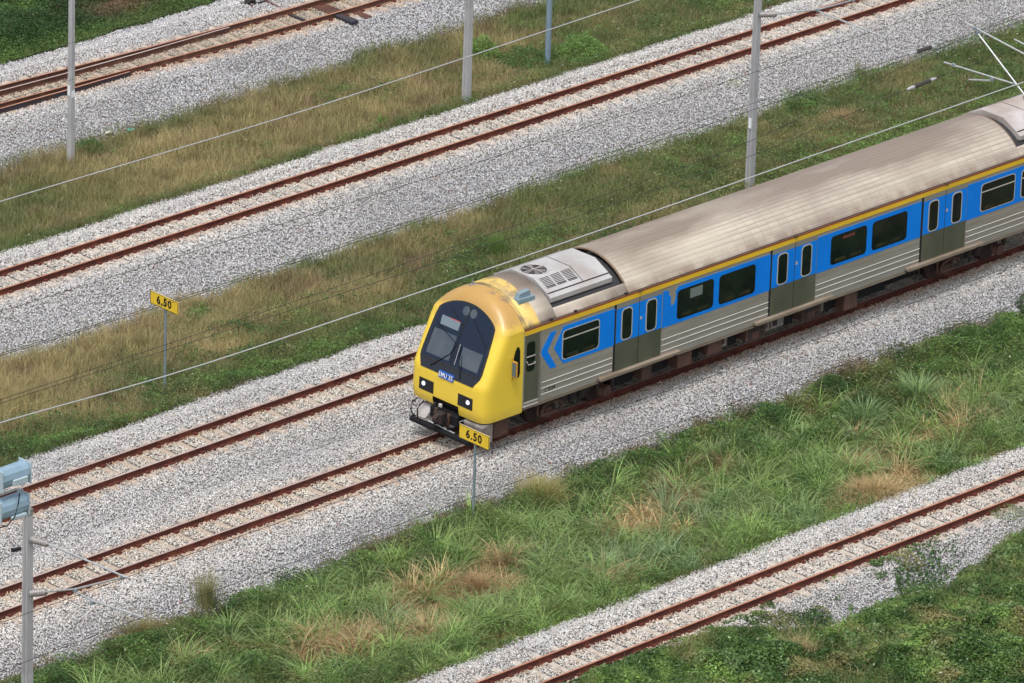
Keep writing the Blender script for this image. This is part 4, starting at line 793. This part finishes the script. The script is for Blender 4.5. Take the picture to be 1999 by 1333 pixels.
# --- leafy weeds in those strips
parts = []
for (y0, y1, dens, seed) in ((6.35, 12.4, 1500, 110), (17.1, 22.7, 1100, 210)):
    x, y = scatter(-22, 42, y0, y1, dens); k = ~is_gravel(x, y, .16); x, y = x[k], y[k]; u = (y - y0) / (y1 - y0); f = fbm(x, y, 1.9, seed)
    if seed == 110: wgt = np.clip((np.interp(x, [-10, 1, 4], [.46, .40, .28]) - u) * 3.6, 0, 1) * .9 + np.clip((f - .56) * 5, 0, 1) * .7 + np.clip((x - 12) * .04, 0, .4) + np.clip((u - .88) * 5, 0, .6) * (fbm(x, y, 1.0, 77) > .5)
    else: wgt = np.clip((.10 - u) * 9, 0, .8) + np.clip((f - .60) * 5, 0, 1) * .6 + np.clip((x - 17) * .10, 0, .5) * np.clip((.55 - u) * 4, 0, 1) + np.clip((u - .93) * 8, 0, .5)
    k = rng.random(len(x)) < wgt; x, y, f = x[k], y[k], f[k]; n = len(x); lump = np.clip(vnoise(x, y, .62, seed + 3) * 1.5 - .35, 0, 1) * .6 + .4 * vnoise(x, y, .25, seed + 9); h = (.05 + .48 * lump) * np.clip(rng.random(n)**.6, .12, 1)
    c = np.stack([x, y, gz(x, y) + h], -1); cc = mixc(mixc(WEED * .8, GREEN * 1.15, fbm(x, y, .5, seed + 4) * 3.4 - 1.2), OLIVE, (fbm(x, y, 1.3, seed + 6) - .55) * 4)
    if seed == 110: cc = mixc(cc, np.repeat((BRIGHT * .85)[None], n, 0), np.clip((x - 18) * .2, 0, .7) * (y < 8.3))
    cc = var(cc, .25); fl = rng.random(n) < .008; cc[fl] = (.55, .55, .45); parts.append(leaves(c, rng.uniform(.016, .038, n), cc))
V_, F_, C_ = join(parts); tag(big_mesh('low_weeds', V_, F_, C_, M['leaf']), 'low leafy green weeds among the dry grass strips', 'weeds', kind='stuff')
# --- lush strip between the train track and the lower track
DRY = [(-9.6, -6.1, 1.7, .8), (-4.6, -6.0, 1.5, .8), (-3.0, -5.2, .9, .5), (2.6, -5.6, 1.2, .55), (.6, -5.9, .9, .45), (5.3, -5.0, .8, .4), (7.3, -8.4, 1.9, .6), (-6.0, -5.6, 1.2, .7), (1.5, -6.8, .9, .35), (4.0, -4.6, .7, .3), (13.5, -5.0, .8, .4), (-1.2, -8.0, .9, .3), (8.4, -7.0, 1.0, .5), (10.9, -6.9, 1.5, .5), (7.4, -9.0, 1.0, .35), (12.6, -5.9, .9, .4), (-12.3, -4.2, .8, .35), (9.4, -5.6, .6, .4), (-7.5, -7.2, 1.0, .5)]
def dryness(x, y):
    d = np.zeros_like(x)
    for a, b, rx, ry in DRY: d = np.maximum(d, 1.25 - np.sqrt(((x - a) / rx)**2 + ((y - b) / ry)**2) + (fbm(x, y, .7, 301) - .5) * 1.2)
    return np.clip(d * 1.6, 0, 1)
def weedy(x, y):   # leafy rather than grassy: along the ballast edge, and over the right half
    u = (y + 9.3) / 6.5; return np.clip((u - .74) * 5, 0, 1) * .85 + np.clip((x - 3) * .12, 0, .75) * np.clip((u - .45) * 4, 0, 1) + np.clip((fbm(x, y, 1.8, 310) - .60) * 5, 0, 1) * .5 + np.clip((-x - 9) * .2, 0, .45)
parts = []
x, y = scatter(-22, 24, -9.6, -2.4, 900, 130); k = ~is_gravel(x, y, .16); x, y = x[k], y[k]; d = dryness(x, y); wd = weedy(x, y); u = (y + 9.3) / 6.5
k = (rng.random(len(x)) < np.clip(1.0 - wd * .6, .3, 1)); x, y, d, wd, u = x[k], y[k], d[k], wd[k], u[k]; n = len(x)
cc = mixc(mixc(GREEN * .8, BRIGHT * .9, fbm(x, y, 1.6, 320) * 3.2 - 1.1), OLIVE, (fbm(x, y, 1.1, 330) - .52) * 4); cc = mixc(cc, np.repeat(TAN[None], n, 0), d + rng.normal(0, .18, n) * (d > .05)); cc = mixc(cc, np.repeat((OLIVE * .9)[None], n, 0), np.clip(wd, 0, .6))
edge_h = np.clip((u - .02) * 9, .35, 1) * np.clip((1.02 - u) * 7, .3, 1)
H = rng.uniform(.14, .40, n) * (.5 + 1.0 * fbm(x, y, .9, 340)) * edge_h * (1 - .35 * d); parts.append(blades(x, y, H, rng.uniform(.008, .017, n), rng.uniform(.1, 1.1, n) + d * .5, rng.uniform(0, 6.28, n), var(cc), 3, tip=(.24, .27, .11)))
# arching tufts
tx, ty = scatter(-22, 24, -9.2, -3.1, 6.5, 130); k = (~is_gravel(tx, ty, .1)); tx, ty = tx[k], ty[k]; u = (ty + 9.3) / 6.5; p = np.clip(1.1 - weedy(tx, ty) * 1.1 - dryness(tx, ty) * .35, 0.05, 1); k = rng.random(len(tx)) < p; tx, ty = tx[k], ty[k]; nb = 46
n = len(tx) * nb; ti = np.repeat(np.arange(len(tx)), nb); th = rng.uniform(.65, 1.35, len(tx)); pref = rng.uniform(0, 6.28, len(tx)); wind = 3.6
az = rng.uniform(0, 6.28, n); az = np.where(rng.random(n) < .45, pref[ti] + rng.normal(0, .7, n), az); rr = np.abs(rng.normal(0, .19, n)); x = tx[ti] + np.cos(az) * rr; y = ty[ti] + np.sin(az) * rr
td = dryness(tx, ty); tc_ = np.where((rng.random(len(tx)) < td * .75)[:, None], TAN[None], mixc(mixc(GREEN * 1.15, BRIGHT * 1.1, rng.random(len(tx)) * 1.5), BLUEG * 1.15, (fbm(tx, ty, 2.0, 350) - .56) * 4 + rng.normal(0, .2, len(tx))))
uu = (y + 9.3) / 6.5; H = rng.uniform(.38, 1.05, n) * th[ti] * np.clip((uu - .0) * 6, .4, 1) * .78; parts.append(blades(x, y, H, rng.uniform(.015, .031, n), rng.uniform(.35, 1.25, n), az, var(tc_[ti] * (rng.uniform(.62, 1.35, len(tx))[ti])[:, None], .2), 4, tip=(.48, .54, .31)))
V_, F_, C_ = join([p_ for p_ in parts]); tag(big_mesh('tall_grass', V_, F_, C_, M['blade']), 'tall arching green grass with dry tan patches below the train', 'grass', kind='stuff')
# leafy weeds of the lush strip
x, y = scatter(-22, 24, -9.5, -2.4, 2300, 130); k = ~is_gravel(x, y, .16); x, y = x[k], y[k]; wd = weedy(x, y); d = dryness(x, y); k = rng.random(len(x)) < np.clip(wd + .10 - d * .7, .03, 1); x, y, wd, d = x[k], y[k], wd[k], d[k]; n = len(x)
u = (y + 9.3) / 6.5; hh = (.06 + .75 * np.clip(vnoise(x, y, .75, 361) * 1.5 - .35, 0, 1) + .15 * vnoise(x, y, .3, 367)) * np.clip((1.03 - u) * 6, .3, 1); h = hh * np.clip(rng.random(n)**.6, .1, 1)
cc = mixc(mixc(WEED * .75, GREEN * 1.1, fbm(x, y, .55, 362) * 3.4 - 1.2), OLIVE * .8, (fbm(x, y, .8, 363) - .55) * 4); cc = mixc(cc, np.repeat((BROWN * .9)[None], n, 0), np.clip((u - .93) * 9, 0, .7) * (fbm(x, y, .6, 364) > .45)); cc = var(cc, .25); fl = rng.random(n) < .006; cc[fl] = (.5, .52, .38)
V_, F_, C_ = leaves(np.stack([x, y, gz(x, y) + h], -1), rng.uniform(.016, .042, n), cc); tag(big_mesh('leafy_weeds', V_, F_, C_, M['leaf']), 'dark green leafy weeds along the ballast edge below the train', 'weeds', kind='stuff')
# --- creeper cover at the lower right
x, y = scatter(-14, 14, -22, -11.3, 3000, 150); cov = np.clip((e_near(x) + .1 - y) * 3, 0, 1); sparse = (y > e_near(x) - .1) & (y < -11.9) & (fbm(x, y, .8, 402) > .44); cov = np.maximum(cov, sparse * .42 * np.clip((6 - x) * .3, .0, 1)); k = rng.random(len(x)) < cov; x, y = x[k], y[k]; n = len(x)
depth = np.clip((e_near(x) - y) * .5, 0, 1); ch = (.05 + .7 * np.clip(vnoise(x, y, 1.3, 403) - .2, 0, 1) + .5 * np.clip(vnoise(x, y, .55, 409) - .35, 0, 1)) * (.25 + .75 * depth); h = ch * np.clip(rng.random(n)**.45, .1, 1)
f = fbm(x, y, 1.6, 404); f = f * .55 + .45 * vnoise(x, y, .45, 411); cc = mixc(mixc(WEED * .75, GREEN * 1.05, f * 3.4 - 1.2), BRIGHT, (f - .56) * 4); f2 = fbm(x, y, .7, 405); pale = f2 > .66; cc = np.where(pale[:, None] & (rng.random(n) < .5)[:, None], np.array([.19, .29, .115])[None], cc); f3 = fbm(x, y, 1.2, 406); cc = mixc(cc, np.repeat((OLIVE * 1.0)[None], n, 0), (f3 - .60) * 5)
cc = var(cc, .26); fl = rng.random(n) < .008; cc[fl] = (.55, .6, .45)
p1 = leaves(np.stack([x, y, gz(x, y) + h], -1), rng.uniform(.018, .050, n) * np.where(pale, 1.3, 1), cc, ratio=.7)
x, y = scatter(-14, 14, -22, -12.2, 260, 150); k = y < e_near(x) - .05; x, y = x[k], y[k]; n = len(x); f = fbm(x, y, 1.3, 410); cc = mixc(mixc(GREEN, OLIVE, f * 3 - 1), STRAW, (f - .62) * 6)
p2 = blades(x, y, rng.uniform(.2, .55, n), rng.uniform(.007, .014, n), rng.uniform(.2, 1.2, n), rng.uniform(0, 6.28, n), var(cc), 3, tip=(.25, .25, .12))
V_, F_, C_ = join([p1, p2]); tag(big_mesh('creeper_cover', V_, F_, C_, M['leaf']), 'dense green creepers and weeds over the bank in the lower right corner', 'ground cover', kind='stuff')
# --- thicket at the top left
x, y = scatter(4, 24, 27.9, 37, 2600, 220); k = y > edge(x, 28.25, .35, 47); x, y = x[k], y[k]; n = len(x); dep = np.clip((y - 28.3) * .8, 0, 1); ch = (.10 + 1.1 * fbm(x, y, 1.6, 503) * dep); h = ch * np.clip(rng.random(n)**.5, .05, 1)
f = fbm(x, y, 1.5, 504); cc = mixc(mixc(DARK, WEED, f * 3 - 1), BRIGHT * .8, (f - .6) * 4); cc = mixc(cc, np.repeat(GREEN[None], n, 0), np.clip(1 - dep * 1.5, 0, .6)); br = np.exp(-(((x - 15.4) / 1.3)**2 + ((y - 29.6) / .6)**2)); cc = mixc(cc, np.repeat(BROWN[None], n, 0), br * 1.1)
p1 = leaves(np.stack([x, y, gz(x, y) + h], -1), rng.uniform(.015, .045, n), var(cc, .28), ratio=.5)
x, y = scatter(4, 24, 27.9, 31, 500, 200); k = y > edge(x, 28.25, .35, 47); x, y = x[k], y[k]; n = len(x)
p2 = blades(x, y, rng.uniform(.15, .4, n), rng.uniform(.008, .015, n), rng.uniform(.2, 1, n), rng.uniform(0, 6.28, n), var(mixc(GREEN, OLIVE, rng.random(n))), 2, tip=(.2, .22, .09))
V_, F_, C_ = join([p1, p2]); tag(big_mesh('thicket', V_, F_, C_, M['leaf']), 'dark green fern-like thicket in the top left corner beyond the turnout', 'thicket', kind='stuff')

# --- individual plants
def plant(name, cx, cy, label, cat, fol=None, bl=None, group=None):
    parts_ = []
    g0 = float(gz(np.array([cx]), np.array([cy]))[0])
    if fol:
        n, rad, h, c0_, c1_, ls = fol; a = rng.uniform(0, 6.28, n); r_ = rad * np.sqrt(rng.random(n)); r_ *= .75 + .35 * vnoise(a * 1.2, a * 0, .8, int(abs(cx * 31)) % 60 + 2); zz = h * (1 - (r_ / rad / 1.15)**2).clip(.05, 1) * (rng.random(n)**.4) * (.7 + .5 * vnoise(r_ * np.cos(a) * 4, r_ * np.sin(a) * 4, 1, 3))
        c = np.stack([cx + r_ * np.cos(a), cy + r_ * np.sin(a), g0 + zz], -1); tt = rng.random(n) * .7 + .3 * (vnoise(c[:, 0] * 5, c[:, 1] * 5, 1, 9)); parts_.append(('foliage', leaves(c, rng.uniform(.6, 1.3, n) * ls, var(mixc(np.array(c0_), np.array(c1_), tt), .2)), M['leaf']))
    if bl:
        n, rad, h, lean, c0_, c1_, tip, wd_ = bl; a = rng.uniform(0, 6.28, n); r_ = rad * np.abs(rng.normal(0, .5, n)); x = cx + r_ * np.cos(a); y = cy + r_ * np.sin(a)
        parts_.append(('blades' if fol else name, blades(x, y, rng.uniform(.6, 1.1, n) * h, rng.uniform(.7, 1.2, n) * wd_, rng.uniform(.2, 1, n) * lean, a + rng.normal(0, .5, n), var(mixc(np.array(c0_), np.array(c1_), rng.random(n))), 4, tip=tip), M['blade']))
    if len(parts_) == 1: o = big_mesh(name, *parts_[0][1], parts_[0][2]); return tag(o, label, cat, group)
    root = empty(name, (cx, cy, g0), label=label, cat=cat, group=group)
    for nm, d_, m_ in parts_: d_[0][:] -= np.array([cx, cy, g0]); o = big_mesh(nm, *d_, m_); o.parent = root
    return root
plant('bush', 22.9, 18.25, 'bright green leafy bush right of the blue-grey steel pole', 'bush', fol=(5200, .85, .75, WEED, BRIGHT * 1.1, .028))
plant('bush', 21.2, 18.8, 'dark leafy bush left of the blue-grey steel pole', 'bush', fol=(5200, .95, .62, WEED * .9, GREEN, .026))
plant('bush', 20.6, 20.1, 'tall bright green sprouts behind the dark bush near the top middle mast', 'bush', fol=(2500, .6, .8, GREEN, BRIGHT, .03), bl=(160, .5, .8, .5, GREEN, BRIGHT, (.2, .3, .1), .02))
plant('young_banana', 14.83, 18.16, 'small broad-leaved light green seedling alone in the dry grass', 'plant', bl=(16, .05, .34, 1.0, (.13, .27, .04), (.17, .33, .05), (.16, .3, .06), .09))
plant('grass_clump', 10.6, 9.0, 'narrow bright green upright grass clump above the cab between dark wires', 'grass clump', bl=(420, .30, .75, .35, GREEN, BRIGHT * .9, (.22, .3, .12), .012))
plant('grass_clump', -.05, -3.65, 'straw-topped pale grass clump to the right of the lower sign post', 'grass clump', bl=(1300, .48, 1.05, .7, (.20, .23, .07), (.42, .36, .15), (.60, .52, .27), .016))
plant('bush', 1.15, -3.9, 'round dark green bush beside the straw-topped clump', 'bush', fol=(4200, .60, .55, DARK, WEED, .022))
plant('grass_clump', -10.4, -2.75, 'thin yellow-tipped reed clump standing up against the lower left ballast', 'grass clump', bl=(300, .34, 1.05, .35, (.12, .17, .06), (.38, .34, .16), (.62, .54, .32), .014))
plant('grass_clump', -12.6, -3.0, 'yellow seed-headed grass tuft near the lower left mast', 'grass clump', bl=(500, .6, .6, .7, (.14, .17, .06), (.33, .28, .12), (.52, .42, .22), .012))
plant('grass_clump', -1.4, -13.9, 'dry straw tuft poking out of the lower right creepers', 'grass clump', bl=(420, .28, .62, .7, (.30, .25, .12), (.46, .37, .19), (.55, .47, .26), .014))
plant('grass_clump', 9.9, -5.3, 'large blue-green arching grass clump halfway along the right part of the lower grass', 'grass clump', bl=(330, .50, .95, .9, BLUEG, BRIGHT, (.34, .42, .24), .034))
plant('grass_clump', 12.2, -5.1, 'blue-green arching grass clump further right near the frame edge', 'grass clump', bl=(300, .50, .95, .9, BLUEG, BRIGHT, (.34, .42, .24), .034))
plant('bush', 19.2, -3.1, 'dark bush at the right edge reaching onto the ballast beside the train', 'bush', fol=(3800, .75, .8, DARK, WEED, .024))
plant('bush', 9.4, 21.9, 'low dark weed cushion beside the teal plastic scrap', 'bush', fol=(1500, .45, .25, DARK, OLIVE * .8, .02))
plant('bush', 7.3, 22.0, 'green weeds at the foot of the far left mast', 'bush', fol=(1700, .5, .35, WEED, GREEN, .022))
plant('weed_stalks', 28.2, 12.2, 'sparse yellow-green stalks at the ballast foot, upper right', 'weeds', bl=(90, .4, .75, .25, (.16, .2, .08), (.25, .26, .12), (.3, .3, .15), .012))
plant('hay_heap', 25.2, 10.2, 'flattened brown hay heap in the upper right grass', 'hay', bl=(900, .75, .42, 1.4, TAN * .8, TAN, (.36, .28, .16), .012))
plant('creeper', 24.3, 13.6, 'thin yellow-green creeper trailing down the upper ballast bank', 'creeper', fol=(160, .35, .12, (.25, .32, .08), (.32, .38, .12), .02))
plant('creeper', 8.0, -12.0, 'pale green creeper spreading on the ballast below the lower track', 'creeper', fol=(700, .55, .12, (.13, .22, .08), (.28, .34, .14), .022))
plant('hay_heap', 7.0, -8.5, 'golden flattened straw heap beside the lower track, right part of the photo', 'hay', bl=(1500, 1.0, .50, 1.5, TAN, STRAW * 1.1, (.60, .50, .30), .016))
plant('hay_heap', -4.4, -6.0, 'reddish brown dry grass heap in the middle of the tall grass', 'hay', bl=(1300, .85, .50, 1.3, TAN * .75, TAN, (.50, .36, .22), .015))
plant('hay_heap', -9.5, -6.4, 'reddish brown dry grass heap near the bottom edge, left of centre', 'hay', bl=(1100, .8, .50, 1.3, TAN * .75, TAN, (.50, .36, .22), .015))
# litter
def litter(x, y, pts, m_, name, label):
    g0 = float(gz(np.array([x]), np.array([y]))[0]) + .03; mb = MB(); n_ = len(pts)
    mb.add([(0, 0, .05)] + [(a, b, c) for a, b, c in pts], [(0, i + 1, (i + 1) % n_ + 1) for i in range(n_)]); mb.add([(a, b, c - .02) for a, b, c in pts], [tuple(range(n_))[::-1]])
    o = mb.build(name, m_); o.location = (x, y, g0); return tag(o, label, 'litter')
litter(9.13, 22.35, [(-.12, -.04, .01), (-.05, -.1, .03), (.06, -.07, .0), (.14, -.08, .02), (.12, .02, .03), (.02, .06, .0), (-.08, .05, .03)], M['teal'], 'plastic_scrap', 'crumpled teal plastic scrap on the upper left ballast')
litter(8.43, 22.5, [(-.14, -.03, .01), (-.03, -.08, .04), (.12, -.06, .0), (.14, .03, .03), (.0, .07, .02)], M['rag'], 'rag', 'small dirty white rag at the upper left ballast edge')
litter(-12.13, 2.31, [(-.16, -.02, .01), (-.05, -.10, .05), (.1, -.09, .02), (.17, -.01, .04), (.05, .09, .01), (-.09, .07, .03)], M['black'], 'rag', 'black rag lying on the ballast at the left edge')
print('stones', n, 'done')
